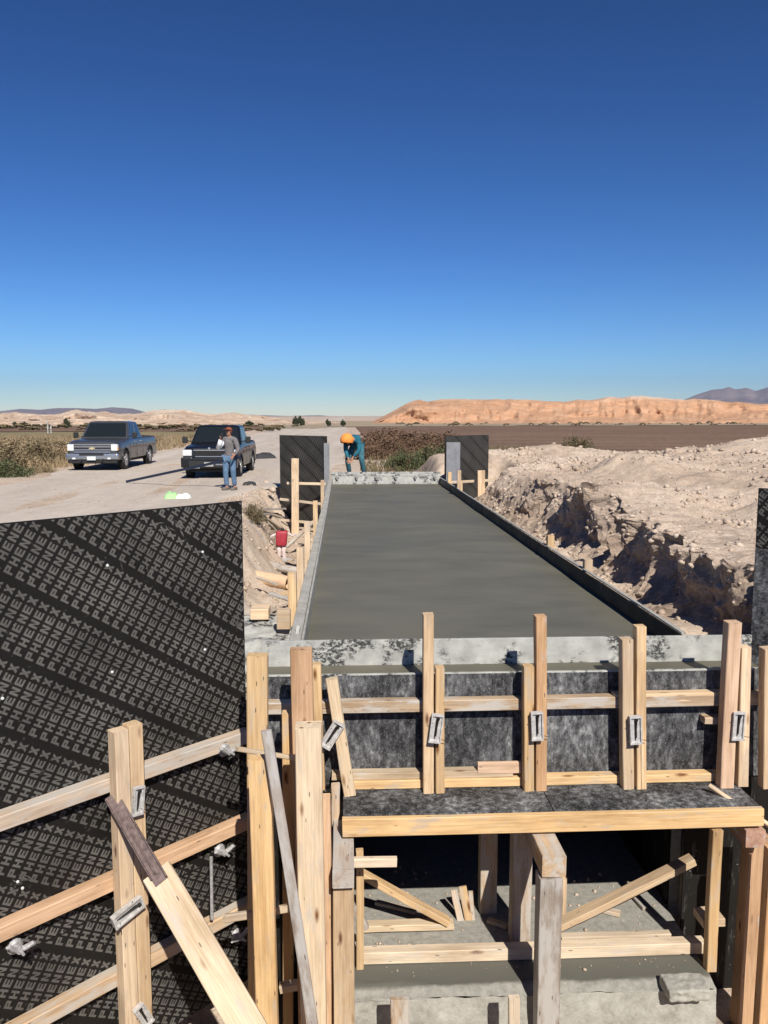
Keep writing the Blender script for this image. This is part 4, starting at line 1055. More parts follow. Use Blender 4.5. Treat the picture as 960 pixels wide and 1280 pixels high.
# ------------------------------------------------------------------ pickups
def wheel(par, p, r, w, side):
    wroot = None
    bm = bmesh.new(); prof = [(r*.60,-w*.45),(r*.86,-w*.5),(r*.97,-w*.42),(r,-w*.25),(r,w*.25),(r*.97,w*.42),(r*.86,w*.5),(r*.60,w*.45)]
    seg = 28; rings = []
    for k in range(seg):
        a = 2*math.pi*k/seg; rings.append([bm.verts.new((x, q*math.cos(a), q*math.sin(a))) for q, x in prof])
    for k in range(seg):
        A, B = rings[k], rings[(k+1)%seg]
        for i in range(len(prof)-1): bm.faces.new((A[i], A[i+1], B[i+1], B[i]))
        bm.faces.new((A[-1], A[0], B[0], B[-1]))
    ty = bm_obj('wheel', bm, 'tyre', T(p), par, True)
    bm = bmesh.new(); x = side*w*.36
    bmesh.ops.create_cone(bm, cap_ends=True, segments=24, radius1=r*.62, radius2=r*.60, depth=.05, matrix=T((x,0,0)) @ Matrix.Rotation(R(90), 4, 'Y'))
    for k in range(6):
        addbox(bm, side*w*.40-.012, side*w*.40+.02, -.03, .03, .05, r*.55, .008, Matrix.Rotation(k*math.pi/3, 4, 'X'))
    bmesh.ops.create_cone(bm, cap_ends=True, segments=12, radius1=.06, radius2=.045, depth=.05, matrix=T((side*w*.45,0,0)) @ Matrix.Rotation(R(90), 4, 'Y'))
    bm_obj('rim', bm, 'rim', T(p), ty)
def pickup(name, loc, p, label, head=0.0):
    """built facing -Y (towards the camera); p = measures and materials"""
    root = thing(name, loc, label, 'pickup truck', 'pickups parked on the dirt road', head)
    MR = WM[root.name]
    W, L = p['W'], p['L']; hw = W/2; hz = p['hood']; bz = p['belt']; rz_ = p['roof']; cl = p['clear']; paint = p['paint']; wr_ = p['wr']
    ya, yb_ = p['axle_f'], p['axle_r']
    # lower body: sections along the length, half profile mirrored
    st = [(0.00, .80, cl+.14, hz-.22), (.05, .92, cl+.05, hz-.10), (.16, .98, cl, hz-.045), (.5, 1.0, cl, hz-.01), (p['cowl']-.05, 1.0, cl, hz+.03), (p['cowl']+.15, 1.0, cl, bz), (p['cab_e'], 1.0, cl, bz), (p['cab_e']+.03, 1.0, cl, bz-.015), (L-.06, 1.0, cl+.04, bz-.015), (L, .97, cl+.06, bz-.03)]
    bm = bmesh.new(); secs = []
    for (y, f, z0, z1) in st:
        w = hw*f; zm = z0+(z1-z0)*.55
        half = [(w*.80, z0), (w*.97, z0+.07), (w, zm-.1), (w, zm+.05), (w*.985, zm+.12), (w*.965, z1-.10), (w*.90, z1-.015), (w*.55, z1+.015)]
        ring = [(x, z) for x, z in half] + [(-x, z) for x, z in half[::-1]]
        secs.append([bm.verts.new((x, y, z)) for x, z in ring])
    for A, B in zip(secs, secs[1:]):
        n = len(A)
        for i in range(n): bm.faces.new((A[i], A[(i+1)%n], B[(i+1)%n], B[i]))
    bm.faces.new(secs[0]); bm.faces.new(secs[-1][::-1])
    bmesh.ops.recalc_face_normals(bm, faces=bm.faces[:])
    me = bpy.data.meshes.new('body'); bm.to_mesh(me); bm.free()
    cb = bmesh.new()
    for y in (ya, yb_):
        for s in (-1, 1):
            bmesh.ops.create_cone(cb, cap_ends=True, segments=32, radius1=wr_*1.16, radius2=wr_*1.16, depth=.42, matrix=T((s*hw, y, wr_*1.02)) @ Matrix.Rotation(R(90), 4, 'Y'))
    addbox(cb, -hw+.07, hw-.07, p['cab_e']+.09, L-.07, bz-.45, bz+.3)
    cm = bpy.data.meshes.new('cutter'); cb.to_mesh(cm); cb.free()
    bo = bpy.data.objects.new('tmp_body', me); co = bpy.data.objects.new('tmp_cut', cm)
    COL.objects.link(bo); COL.objects.link(co)
    md = bo.modifiers.new('b', 'BOOLEAN'); md.object = co; md.operation = 'DIFFERENCE'; md.solver = 'EXACT'; md.use_self = True
    dg = bpy.context.evaluated_depsgraph_get(); me2 = bpy.data.meshes.new_from_object(bo.evaluated_get(dg))
    bpy.data.objects.remove(bo); bpy.data.objects.remove(co)
    me2.name = 'body'; me2.materials.clear()
    body = mesh_obj('body', me2, paint, MR, root)
    bv = body.modifiers.new('soft', 'BEVEL'); bv.width = .03; bv.segments = 3; bv.limit_method = 'ANGLE'; bv.angle_limit = R(35)
    me2.polygons.foreach_set('use_smooth', [True]*len(me2.polygons)); 
    body.modifiers.new('wn', 'WEIGHTED_NORMAL')
    # cab
    c0, c1, c2, c3 = p['cowl'], p['cowl']+p['ws'], p['cab_e']-.16, p['cab_e']
    bw, tw = hw*.95, hw*.78
    low_ = [(-bw,c0,bz-.06),(bw,c0,bz-.06),(bw,c3,bz-.03),(-bw,c3,bz-.03)]
    top = [(-tw,c1,rz_-.035),(tw,c1,rz_-.035),(tw,c2,rz_-.045),(-tw,c2,rz_-.045)]
    crown = [(-tw*.72,c1+.16,rz_),(tw*.72,c1+.16,rz_),(tw*.72,c2-.14,rz_-.005),(-tw*.72,c2-.14,rz_-.005)]
    vs = low_+top+crown
    fs = [(0,1,5,4),(1,2,6,5),(2,3,7,6),(3,0,4,7),(4,5,9,8),(5,6,10,9),(6,7,11,10),(7,4,8,11),(8,9,10,11)]
    cab = mesh_obj('cab', pyd('cab', vs, fs), paint, MR, root)
    b2 = cab.modifiers.new('soft', 'BEVEL'); b2.width = .055; b2.segments = 4
    def pane(nm, q, mat='glass_dark', off=.006, par=cab, th=.006):
        q = [V(a) for a in q]; n = (q[1]-q[0]).cross(q[3]-q[0]).normalized()
        vs = [a + n*off for a in q] + [a - n*.02 for a in q]
        fs = [(0,1,2,3),(4,7,6,5),(0,4,5,1),(1,5,6,2),(2,6,7,3),(3,7,4,0)]
        return mesh_obj(nm, pyd(nm, vs, fs), mat, MR, par)
    def lp(a, b, t): return V(a).lerp(V(b), t)
    def quad(A, B, C, D, u0, u1, v0, v1):      # A,B bottom; C above B, D above A
        def at2(u, v): return lp(lp(A, B, u), lp(D, C, u), v)
        return [at2(u0, v0), at2(u1, v0), at2(u1, v1), at2(u0, v1)]
    pane('windscreen', quad(vs[0], vs[1], vs[5], vs[4], .05, .95, .12, .93))
    pane('rear_window', quad(vs[2], vs[3], vs[7], vs[6], .1, .9, .2, .88))
    for (A, B, C, D) in ((vs[1], vs[2], vs[6], vs[5]), (vs[3], vs[0], vs[4], vs[7])):
        f = A == vs[1]
        for (u0, u1) in (((.13,.50),(.54,.88)) if f else ((.12,.46),(.50,.87))):
            pane('side_window', quad(A, B, C, D, u0, u1, .15, .9))
    # doors: thin shut lines and handles
    for s in (-1, 1):
        for y in (c0+.12, (c0+c3)/2+.05, c3-.04):
            bm = bmesh.new(); addbox(bm, s*hw-.004, s*hw+.0025, y-.004, y+.004, cl+.1, bz-.2); bm_obj('shut_line', bm, 'black_plastic', MR, body)
        for y in ((c0+c3)/2-.10, c3-.2):
            bm = bmesh.new(); addbox(bm, s*hw*.985-.012, s*hw*.985+.03, y-.07, y+.07, bz-.20, bz-.165, .006); bm_obj('door_handle', bm, p['trim'], MR, body)
        bm = bmesh.new(); tube_into(bm, [(s*hw*.92, c0+.22, bz+.02), (s*(hw+.10), c0+.18, bz+.06)], .02, 6)
        addbox(bm, s*(hw+.16)-.09, s*(hw+.16)+.09, c0+.10, c0+.20, bz-.03, bz+.20, .03); mr_ = bm_obj('mirror', bm, 'black_plastic', MR, root)
        # fender flare lip
        for y in (ya, yb_):
            bm = bmesh.new(); pts = [(s*(hw-.005), y+math.cos(a)*wr_*1.17, wr_*1.02+math.sin(a)*wr_*1.17) for a in np.linspace(-.25, math.pi+.25, 15)]
            tube_into(bm, pts, .022, 6); bm_obj('fender_lip', bm, paint, MR, body, True)
    # dark underside and wheel wells
    bm = bmesh.new(); addbox(bm, -hw*.72, hw*.72, .25, L-.25, cl-.08, cl+.14); bm_obj('chassis', bm, 'black_plastic', MR, root)
    bm = bmesh.new()
    for y in (ya, yb_): tube_into(bm, [(-hw*.8, y, wr_*.9), (hw*.8, y, wr_*.9)], .06, 8); bmesh.ops.create_uvsphere(bm, u_segments=10, v_segments=8, radius=.15, matrix=T((.1, y, wr_*.88)))
    bm_obj('axle', bm, 'black_plastic', MR, root)
    for y in (ya, yb_):
        for s in (-1, 1): wheel(root, MR @ V((s*(hw-.125), y, wr_)), wr_, .25, s)
    # front
    p['front'](root, MR, hw, hz, cl, L, bz)
    # tail
    for s in (-1, 1):
        bm = bmesh.new(); addbox(bm, s*hw*.9-.05, s*hw*.9+.05, L-.02, L+.012, bz-.42, bz-.06, .01); bm_obj('tail_lamp', bm, 'red_paint', MR, root)
    bm = bmesh.new(); addbox(bm, -hw*.97, hw*.97, L-.02, L+.14, cl+.06, cl+.22, .03); bm_obj('rear_bumper', bm, p['trim'], MR, root)
    return root
def part_box(root, MR, nm, mat, b, bev=.008, parent=None):
    bm = bmesh.new(); addbox(bm, *b, bev); return bm_obj(nm, bm, mat, MR, parent or root)
def front_slate(root, MR, hw, hz, cl, L, bz):
    g = part_box(root, MR, 'grille', 'black_plastic', (-hw*.68, hw*.68, -.03, .06, hz-.47, hz-.13))
    for z in (hz-.165, hz-.245, hz-.36, hz-.44): part_box(root, MR, 'grille_bar', 'chrome' if z > hz-.26 else 'bumper_silver', (-hw*.69, hw*.69, -.055, -.02, z-.024, z+.024), .006, g)
    bt = pyd('emblem', [(-.12,-.066,hz-.325),(-.10,-.066,hz-.275),(-.035,-.066,hz-.275),(-.03,-.066,hz-.255),(.045,-.066,hz-.255),(.05,-.066,hz-.275),(.12,-.066,hz-.275),(.10,-.066,hz-.325),(.035,-.066,hz-.325),(.03,-.066,hz-.345),(-.045,-.066,hz-.345),(-.05,-.066,hz-.325)], [tuple(range(12))])
    mesh_obj('emblem', bt, 'emblem_gold', MR, g)
    for s in (-1, 1):
        lm = part_box(root, MR, 'headlight', 'lamp_glass', (min(s*hw*.70, s*hw*.95), max(s*hw*.70, s*hw*.95), -.02, .16, hz-.40, hz-.15), .03)
        part_box(root, MR, 'indicator', 'lamp_amber', (min(s*hw*.86, s*hw*.965), max(s*hw*.86, s*hw*.965), .0, .14, hz-.38, hz-.27), .01, lm)
        part_box(root, MR, 'fog_lamp', 'lamp_glass', (s*hw*.66-.06, s*hw*.66+.06, -.17, -.13, cl+.10, cl+.17), .01)
        part_box(root, MR, 'tow_hook', 'black_plastic', (s*hw*.40-.03, s*hw*.40+.03, -.19, -.1, cl+.02, cl+.10), .01)
    b = part_box(root, MR, 'front_bumper', 'bumper_silver', (-hw*.99, hw*.99, -.15, .10, cl+.09, hz-.50), .05)
    part_box(root, MR, 'air_intake', 'black_plastic', (-hw*.46, hw*.46, -.16, -.12, cl+.24, cl+.31), .008, b)
    part_box(root, MR, 'valance', 'black_plastic', (-hw*.92, hw*.92, -.10, .12, cl-.05, cl+.09), .02, b)
    pl = part_box(root, MR, 'licence_plate', 'plate_white', (-.16, .16, -.175, -.158, cl+.07, cl+.21), .003, b)
def front_black(root, MR, hw, hz, cl, L, bz):
    g = part_box(root, MR, 'grille', 'black_plastic', (-hw*.55, hw*.55, -.03, .06, hz-.36, hz-.14))
    part_box(root, MR, 'grille_bar', 'chrome', (-hw*.56, hw*.56, -.055, -.02, hz-.165, hz-.125), .008, g)
    part_box(root, MR, 'grille_bar', 'chrome', (-hw*.50, hw*.56, -.055, -.02, hz-.37, hz-.335), .008, g)
    for k in range(3): part_box(root, MR, 'grille_bar', 'black_plastic', (-hw*.53, hw*.53, -.045, -.02, hz-.22-k*.045, hz-.205-k*.045), .003, g)
    bm = bmesh.new(); bmesh.ops.create_cone(bm, cap_ends=True, segments=16, radius1=.045, radius2=.04, depth=.02, matrix=T((0,-.03,hz-.085)) @ Matrix.Rotation(R(90), 4, 'X')); bm_obj('emblem', bm, 'chrome', MR, g)
    for s in (-1, 1):
        lm = part_box(root, MR, 'headlight', 'lamp_glass', (min(s*hw*.62, s*hw*.96), max(s*hw*.62, s*hw*.96), -.03, .18, hz-.34, hz-.13), .045)
        bm = bmesh.new(); bmesh.ops.create_uvsphere(bm, u_segments=10, v_segments=8, radius=.05, matrix=T((s*hw*.60,-.05,hz-.44))); bm_obj('fog_lamp', bm, 'lamp_glass', MR, root)
    b = part_box(root, MR, 'front_bumper', 'paint_black', (-hw*1.0, hw*1.0, -.16, .10, cl+.08, hz-.38), .06)
    pl = part_box(root, MR, 'licence_plate', 'plate_white', (-.15, .15, -.185, -.165, cl+.13, cl+.27), .003, b)
    pl.data.materials.clear(); pl.data.materials.append(M['steel_cast'])
    part_box(root, MR, 'bumper_trim', 'bumper_silver', (.22, hw*.62, -.185, -.15, cl+.17, cl+.21), .008, b)
    part_box(root, MR, 'bumper_trim', 'bumper_silver', (-hw*.62, -.30, -.185, -.15, cl+.06, cl+.10), .008, b)
    part_box(root, MR, 'air_intake', 'black_plastic', (-hw*.7, hw*.7, -.175, -.12, cl+.10, cl+.30), .01, b)
pickup('pickup_truck', (-9.42, 31.6, GL-.02), dict(W=1.97, L=5.6, hood=1.17, belt=1.24, roof=1.87, clear=.36, cowl=1.45, ws=.62, cab_e=3.45, axle_f=.95, axle_r=4.5, wr=.40, paint='paint_slate', trim='bumper_silver', front=front_slate),
       'slate blue full size pickup truck with chrome grille parked by the roadside', R(-1.5))
pickup('pickup_truck', (-4.42, 27.5, GL-.02), dict(W=1.84, L=5.0, hood=1.10, belt=1.17, roof=1.76, clear=.30, cowl=1.28, ws=.62, cab_e=3.1, axle_f=.85, axle_r=4.0, wr=.37, paint='paint_black', trim='black_plastic', front=front_black),
       'black pickup truck parked behind the standing man in grey jacket', R(-1.0))

# ------------------------------------------------------------------ people
def skin_mesh(name, nodes, edges, sub=2):
    names = list(nodes); me = bpy.data.meshes.new(name)
    me.from_pydata([nodes[k][0] for k in names], [(names.index(a), names.index(b)) for a, b in edges], [])
    o = bpy.data.objects.new('tmp_skin', me); COL.objects.link(o)
    o.modifiers.new('s', 'SKIN'); sv = me.skin_vertices[0].data
    for i, k in enumerate(names):
        r = nodes[k][1]; sv[i].radius = r if isinstance(r, tuple) else (r, r); sv[i].use_root = (i == 0)
    m = o.modifiers.new('d', 'SUBSURF'); m.levels = sub; m.render_levels = sub
    dg = bpy.context.evaluated_depsgraph_get(); out = bpy.data.meshes.new_from_object(o.evaluated_get(dg))
    bpy.data.objects.remove(o); out.name = name; out.materials.clear(); return out
def ch(*k): return list(zip(k, k[1:]))
def sphere_bm(bm, c, r, sc=(1,1,1), sub=2, rot=None):
    mt = T(c) @ (rot or Matrix.Identity(4)) @ Matrix.Diagonal((sc[0], sc[1], sc[2], 1)); bmesh.ops.create_icosphere(bm, subdivisions=sub, radius=r, matrix=mt)
def head_parts(root, MR, c, rot, cap, hairmat, brim=True):
    """face details and hair at head centre c; face towards local -Y"""
    H = T(c) @ rot
    bm = bmesh.new()
    for s in (-1, 1): bmesh.ops.create_icosphere(bm, subdivisions=1, radius=.011, matrix=H @ T((s*.032,-.088,.012)))
    bm_obj('eyes', bm, 'hair', MR, root)
    bm = bmesh.new(); bmesh.ops.create_icosphere(bm, subdivisions=2, radius=.1, matrix=H @ T((0,.018,.03)) @ Matrix.Diagonal((.86,1.02,1.05,1)))
    bmesh.ops.bisect_plane(bm, geom=bm.verts[:]+bm.edges[:]+bm.faces[:], plane_co=(H @ V((0,-.03,.005))), plane_no=(H.to_3x3() @ V((0,-.72,-.69))), clear_outer=True)
    bm_obj('hair', bm, hairmat, MR, root, True)
    if cap:
        bm = bmesh.new(); bmesh.ops.create_icosphere(bm, subdivisions=2, radius=.112, matrix=H @ T((0,.0,.045)) @ Matrix.Diagonal((.88,1.05,.9,1)))
        bmesh.ops.bisect_plane(bm, geom=bm.verts[:]+bm.edges[:]+bm.faces[:], plane_co=(H @ V((0,0,.05))), plane_no=(H.to_3x3() @ V((0,0,-1))), clear_outer=True)
        if brim: addbox(bm, -.07, .07, -.20, -.08, .05, .062, .005, H)
        bm_obj('cap', bm, cap, MR, root, True)
def hand_edges(side, w, d, nodes, palm_r=.03, curl=.35, spread=(0,0,1)):
    """palm and five fingers from wrist w in direction d"""
    d = V(d).normalized(); sp = V(spread); sp = (sp-d*sp.dot(d)).normalized(); nr = d.cross(sp)
    w = V(w); e = []
    nodes[side+'palm'] = (tuple(w + d*.055), (.036,.022)); e.append((side+'wrist', side+'palm'))
    for i, (o, L) in enumerate(((-.030,.062),(-.010,.074),(.010,.078),(.028,.068))):
        a, b = w + d*.09 + sp*o, w + d*(.09+L*.5) + sp*o*1.1 + nr*.012*curl*2; c = w + d*(.09+L*.85) + sp*o*1.1 + nr*.04*curl*2
        for nm, q, r in (('a', a, .0095), ('b', b, .009), ('c', c, .0078)): nodes['%s_f%d%s' % (side, i, nm)] = (tuple(q), r)
        e += [(side+'palm', '%s_f%da' % (side, i))] + ch(*['%s_f%d%s' % (side, i, nm) for nm in 'abc'])
    q = w + d*.045 - sp*.045 + nr*.015; q2 = w + d*.085 - sp*.058 + nr*.03
    nodes[side+'_t1'] = (tuple(q), .011); nodes[side+'_t2'] = (tuple(q2), .009)
    return e + [(side+'palm', side+'_t1'), (side+'_t1', side+'_t2')]

def person(loc, rz, label, J, cloth, head_rot, cap, hairmat='hair', brim=True, extra=None):
    """J: joint positions (local, facing -Y). One body surface; garments as children"""
    root = thing('person', loc, label, 'person', None, rz); MR = WM[root.name]
    n = {}
    n['pelvis'] = (J['pelvis'], (.125,.10)); n['waist'] = (J['waist'], (.115,.09)); n['chest'] = (J['chest'], (.14,.105)); n['neck0'] = (J['neck0'], (.075,.065)); n['neck'] = (J['neck'], .05); 
    hc = V(J['head']); up = (head_rot @ V((0,0,1))).normalized(); fw = (head_rot @ V((0,-1,0))).normalized()
    n['jaw'] = (tuple(hc - up*.055 + fw*.022), (.062,.07)); n['skull'] = (tuple(hc + up*.03), (.082,.095)); n['crown'] = (tuple(hc + up*.085), (.05,.06))
    e = ch('pelvis','waist','chest','neck0','neck','jaw','skull','crown')
    n['nose'] = (tuple(hc - up*.012 + fw*.098), .012); e.append(('skull','nose'))
    for s in 'LR':
        n[s+'sh'] = (J[s+'sh'], .062); n[s+'el'] = (J[s+'el'], .042); n[s+'wrist'] = (J[s+'wr'], (.028,.024))
        e += [('neck0', s+'sh'), (s+'sh', s+'el'), (s+'el', s+'wrist')]
        e += hand_edges(s, J[s+'wr'], J[s+'hd'], n, spread=J.get(s+'sp', (0,0,1)))
        n[s+'hip'] = (J[s+'hip'], (.092,.095)); n[s+'kn'] = (J[s+'kn'], .062); n[s+'an'] = (J[s+'an'], .043); n[s+'toe'] = (J[s+'toe'], (.042,.03))
        e += [('pelvis', s+'hip'), (s+'hip', s+'kn'), (s+'kn', s+'an'), (s+'an', s+'toe')]
    body = mesh_obj('body', skin_mesh('body', n, e), 'skin', MR, root, True)
    def garment(nm, mat, keys, edges, grow, repl=None):
        q = {}
        for k in keys:
            r = n[k][1]; r = r if isinstance(r, tuple) else (r, r); q[k] = (n[k][0], (r[0]+grow, r[1]+grow))
        if repl: q.update(repl)
        mesh_obj(nm, skin_mesh(nm, q, edges), mat, MR, root, True)
    for s in 'LR':   # cuffs end short of the wrist
        pass
    def short(s, f): return tuple(V(n[s+'el'][0]).lerp(V(n[s+'wrist'][0]), f))
    cu = {'Lcu': (short('L', .93), (.040,.038)), 'Rcu': (short('R', .93), (.040,.038))}
    lowhem = tuple(V(n['pelvis'][0])*.75 + V(n['waist'][0])*.25 )
    cu['hem'] = (tuple(V(n['pelvis'][0]) - (V(n['waist'][0])-V(n['pelvis'][0]))*.15), (.158,.13))
    garment('jacket', cloth['top'], ['waist','chest','neck0','Lsh','Rsh','Lel','Rel'], [('waist','hem'),('waist','chest'),('chest','neck0'),('neck0','Lsh'),('Lsh','Lel'),('Lel','Lcu'),('neck0','Rsh'),('Rsh','Rel'),('Rel','Rcu')], .024, cu)
    an = {s+'cf': (tuple(V(n[s+'kn'][0]).lerp(V(n[s+'an'][0]), .93)), (.066,.066)) for s in 'LR'}
    garment('trousers', cloth['bottom'], ['pelvis','Lhip','Rhip','Lkn','Rkn'], [('pelvis','Lhip'),('Lhip','Lkn'),('Lkn','Lcf'),('pelvis','Rhip'),('Rhip','Rkn'),('Rkn','Rcf')], .020, an)
    for s in 'LR':
        bm = bmesh.new(); a, b = V(n[s+'an'][0]), V(n[s+'toe'][0]); d = V((b.x-a.x, b.y-a.y, 0)).normalized(); ang = math.atan2(d.y, d.x) + math.pi/2
        addbox(bm, -.052, .052, -.20, .085, 0, .085, .03, T((a.x, a.y, a.z-.075)) @ Matrix.Rotation(ang, 4, 'Z')); bm_obj('shoe', bm, 'shoe', MR, root, True)
    head_parts(root, MR, hc, head_rot.to_4x4(), cap, hairmat, brim)
    if extra: extra(root, MR, n)
    return root
zf = 0
Jst = dict(pelvis=(0,0,.93), waist=(0,-.005,1.10), chest=(0,.0,1.30), neck0=(0,.01,1.44), neck=(0,0,1.50), head=(0,-.02,1.61),
  Lsh=(.18,.01,1.40), Lel=(.27,.0,1.13), Lwr=(.24,-.20,.98), Lhd=(-.1,-.6,-.35), Lsp=(0,.5,1), 
  Rsh=(-.18,.01,1.40), Rel=(-.27,-.10,1.20), Rwr=(-.15,-.20,1.42), Rhd=(.25,.1,1), Rsp=(0,1,0),
  Lhip=(.095,0,.89), Lkn=(.11,-.02,.50), Lan=(.12,.04,.085), Ltoe=(.13,-.12,.03), Rhip=(-.095,0,.89), Rkn=(-.11,-.05,.50), Ran=(-.10,.0,.085), Rtoe=(-.12,-.16,.03))
def sleeve(root, MR, n):
    bm = bmesh.new(); a, b, c = [V(n[k][0]) for k in ('Rsh','Rel','Rwrist')]
    tube_into(bm, [a.lerp(b, .25)+V((0,-.006,0)), a.lerp(b, .7), b+V((0,-.004,0)), b.lerp(c, .45), b.lerp(c, .9)], [.098,.085,.076,.064,.052], 12)
    bm_obj('sleeve', bm, 'cloth_white', MR, root, True)
    bm = bmesh.new(); p = V(n['Rpalm'][0]); addbox(bm, -.035, .035, -.008, .008, -.07, .07, .006, T(p + V((.03,-.03,.03)))); bm_obj('phone', bm, 'black_plastic', MR, root)
pst = aZ(288, 613, GL)
person(pst, R(-20), 'man in grey jacket and jeans standing before the black pickup, hand raised to face', Jst, dict(top='cloth_grey', bottom='cloth_jeans'), Matrix.Rotation(R(-8), 3, 'X'), 'cap_rust', 'cap_rust', True, sleeve)
# bending man at the far form: torso folded forward, hands low by the knees
Jb = dict(pelvis=(0,.28,.94), waist=(.01,.16,1.04), chest=(.03,-.08,1.10), neck0=(.03,-.24,1.08), neck=(.02,-.30,1.05), head=(-.04,-.40,1.03),
  Lsh=(.20,-.20,1.06), Lel=(.26,-.30,.78), Lwr=(.10,-.40,.58), Lhd=(-.3,-.3,-1), Lsp=(1,0,0), Rsh=(-.17,-.20,1.04), Rel=(-.14,-.30,.76), Rwr=(-.02,-.42,.55), Rhd=(.3,-.3,-1), Rsp=(1,0,0),
  Lhip=(.10,.27,.89), Lkn=(.20,.05,.50), Lan=(.22,.24,.085), Ltoe=(.25,.08,.03), Rhip=(-.10,.27,.89), Rkn=(-.22,.05,.50), Ran=(-.22,.24,.085), Rtoe=(-.25,.08,.03))
def hood(root, MR, n):
    bm = bmesh.new(); c = V(Jb['head'])
    sphere_bm(bm, c + V((-.02,-.02,.03)), .185, (1.0,1.05,1.0), 3); 
    bmesh.ops.bisect_plane(bm, geom=bm.verts[:]+bm.edges[:]+bm.faces[:], plane_co=c+V((0,0,-.06)), plane_no=(0,-.15,-1), clear_outer=True)
    bm_obj('hood', bm, 'cloth_orange', MR, root, True)
    bm = bmesh.new(); tube_into(bm, [c+V((0,.02,-.02)), c+V((.0,.12,.0))], [.12,.11], 12); bm_obj('scarf', bm, 'hair', MR, root, True)
pbd = aY(441, 590, 23.1)
person((pbd.x+.04, 23.1, .12), R(-20), 'man in teal jacket and orange head cover bending over the far form', Jb, dict(top='cloth_teal', bottom='cloth_teal_jeans'), Matrix.Rotation(R(60), 3, 'X'), None, 'hair', False, hood)

# ------------------------------------------------------------------ things on the road
a = aZ(158, 602, GL+.05); b = pst + V((.30, -.16, .92))
bm = bmesh.new(); addbox(bm, 0, (b-a).length, -.036, .036, -.024, .024, .004)
tag(bm_obj('screed_bar', bm, 'pole_blue', frame(a, b, (0,0,1))), 'long dark blue bar slanting from the road to the standing man', 'bar')
gb = aZ(222, 623, GL)
gbt = thing('cement_bag', gb, 'flat lime green and white sack lying on the road edge', 'sack')
def pillow(bm, w, d, h, seed, mt):
    r = bmesh.ops.create_grid(bm, x_segments=14, y_segments=10, size=.5, matrix=Matrix.Identity(4)); 
    for v in r['verts']:
        fx, fy = v.co.x*2, v.co.y*2; e = max(0, (1-abs(fx)**3)*(1-abs(fy)**3)); v.co = mt @ V((v.co.x*w, v.co.y*d, h*e**.5*(1+.3*mnoise.noise(v.co*4+V((seed,0,0))))))
bm = bmesh.new(); pillow(bm, .34, .40, .17, 1, T((-.16,0,-.005)) @ Matrix.Rotation(.2, 4, 'Z')); bm_obj('sack_body', bm, 'bag_green', T(gb), gbt, True)
bm = bmesh.new(); pillow(bm, .36, .34, .12, 5, T((.15,-.02,-.004)) @ Matrix.Rotation(-.1, 4, 'Z')); bm_obj('sack_label', bm, 'bag_white', T(gb), gbt, True)
hp = aZ(330, 573, GL); bm = bmesh.new()
pillow(bm, 1.15, .7, .26, 9, T((0,0,-.01)) @ Matrix.Rotation(.3, 4, 'Z')); tag(bm_obj('dark_tarp', bm, 'matte_dark', T(hp), None, True), 'low dark heap on the road behind the black pickup', 'tarp')
hp = aZ(312, 607, GL); bm = bmesh.new(); pillow(bm, .42, .3, .12, 13, T((0,0,-.006))); tag(bm_obj('dark_lump', bm, 'matte_dark', T(hp), None, True), 'small dark bag on the ground at the standing man\'s feet', 'bag')  # low dark mound in one even colour
for (x, y, s, lb) in ((341,612,.11,'angular stone at trench edge right of the standing man'), (333,603,.09,'small stone on the road right of the standing man')):
    hp = aZ(x, y, GL); v, f = rock_variants(1, 2)[0]
    tag(mesh_obj('stone', soup('stone', v*s, f, 3), 'earth_clod', T(hp)), lb, 'stone')

# ------------------------------------------------------------------ shrubs and trees
def foliage_mesh(name, n, rx, rz, leaf, clumps, seed, up=.3):
    r = np.random.default_rng(seed)
    cc = r.normal(size=(clumps, 3)); cc /= np.linalg.norm(cc, axis=1)[:,None]; cc *= (r.random(clumps)**.45)[:,None]
    cc[:,2] = np.abs(cc[:,2])*.9+.05; cr = .18+.25*r.random(clumps)
    k = r.integers(0, clumps, n); d = r.normal(size=(n,3)); d /= np.linalg.norm(d, axis=1)[:,None]
    P = cc[k] + d*(cr[k]*r.random(n)**.5)[:,None]
    P[:,2] = np.maximum(P[:,2], .02); P *= np.array([rx, rx, rz])
    a = r.normal(size=(n,3)); a[:,2] += up*2; a /= np.linalg.norm(a, axis=1)[:,None]; b = np.cross(a, r.normal(size=(n,3))); b /= np.linalg.norm(b, axis=1)[:,None]
    L = leaf*(.6+.9*r.random(n))[:,None]
    vs = np.stack([P - b*L*.28, P + a*L*.5 - b*L*.05, P + b*L*.28 + a*L*.15, P - a*L*.5], 1).reshape(-1, 3)
    return soup(name, vs, np.arange(n*4).reshape(-1, 4), 4)
def stems_mesh(name, rx, rz, k, seed):
    rn = random.Random(seed); bm = bmesh.new()
    for i in range(k):
        a = rn.uniform(0, 6.28); q = rn.uniform(.3, .85)
        p0 = V((rn.uniform(-.06,.06)*rx, rn.uniform(-.06,.06)*rx, -.08)); p2 = V((math.cos(a)*rx*q, math.sin(a)*rx*q, rz*rn.uniform(.5,.95))); p1 = p0.lerp(p2, .5)+V((0,0,rz*.12))
        tube_into(bm, [p0, p1, p2], [.022*rz+.006, .013*rz+.004, .004], 5, False)
    me = bpy.data.meshes.new(name); bm.to_mesh(me); bm.free(); me.materials.append(M['stem']); return me
SH = {}
for i, (key, mat) in enumerate((('brown','shrub_brown'),('olive','shrub_olive'),('green','shrub_green'),('dry','shrub_dry'))):
    SH[key] = []
    for q in range(3):
        f = foliage_mesh('foliage', 3000, 1.0, 1.0, .085 if key != 'dry' else .075, 46, 400+i*10+q, .5); f.materials.append(M[mat])
        SH[key].append((f, stems_mesh('stems', 1.0, 1.0, 26, 500+i*10+q)))
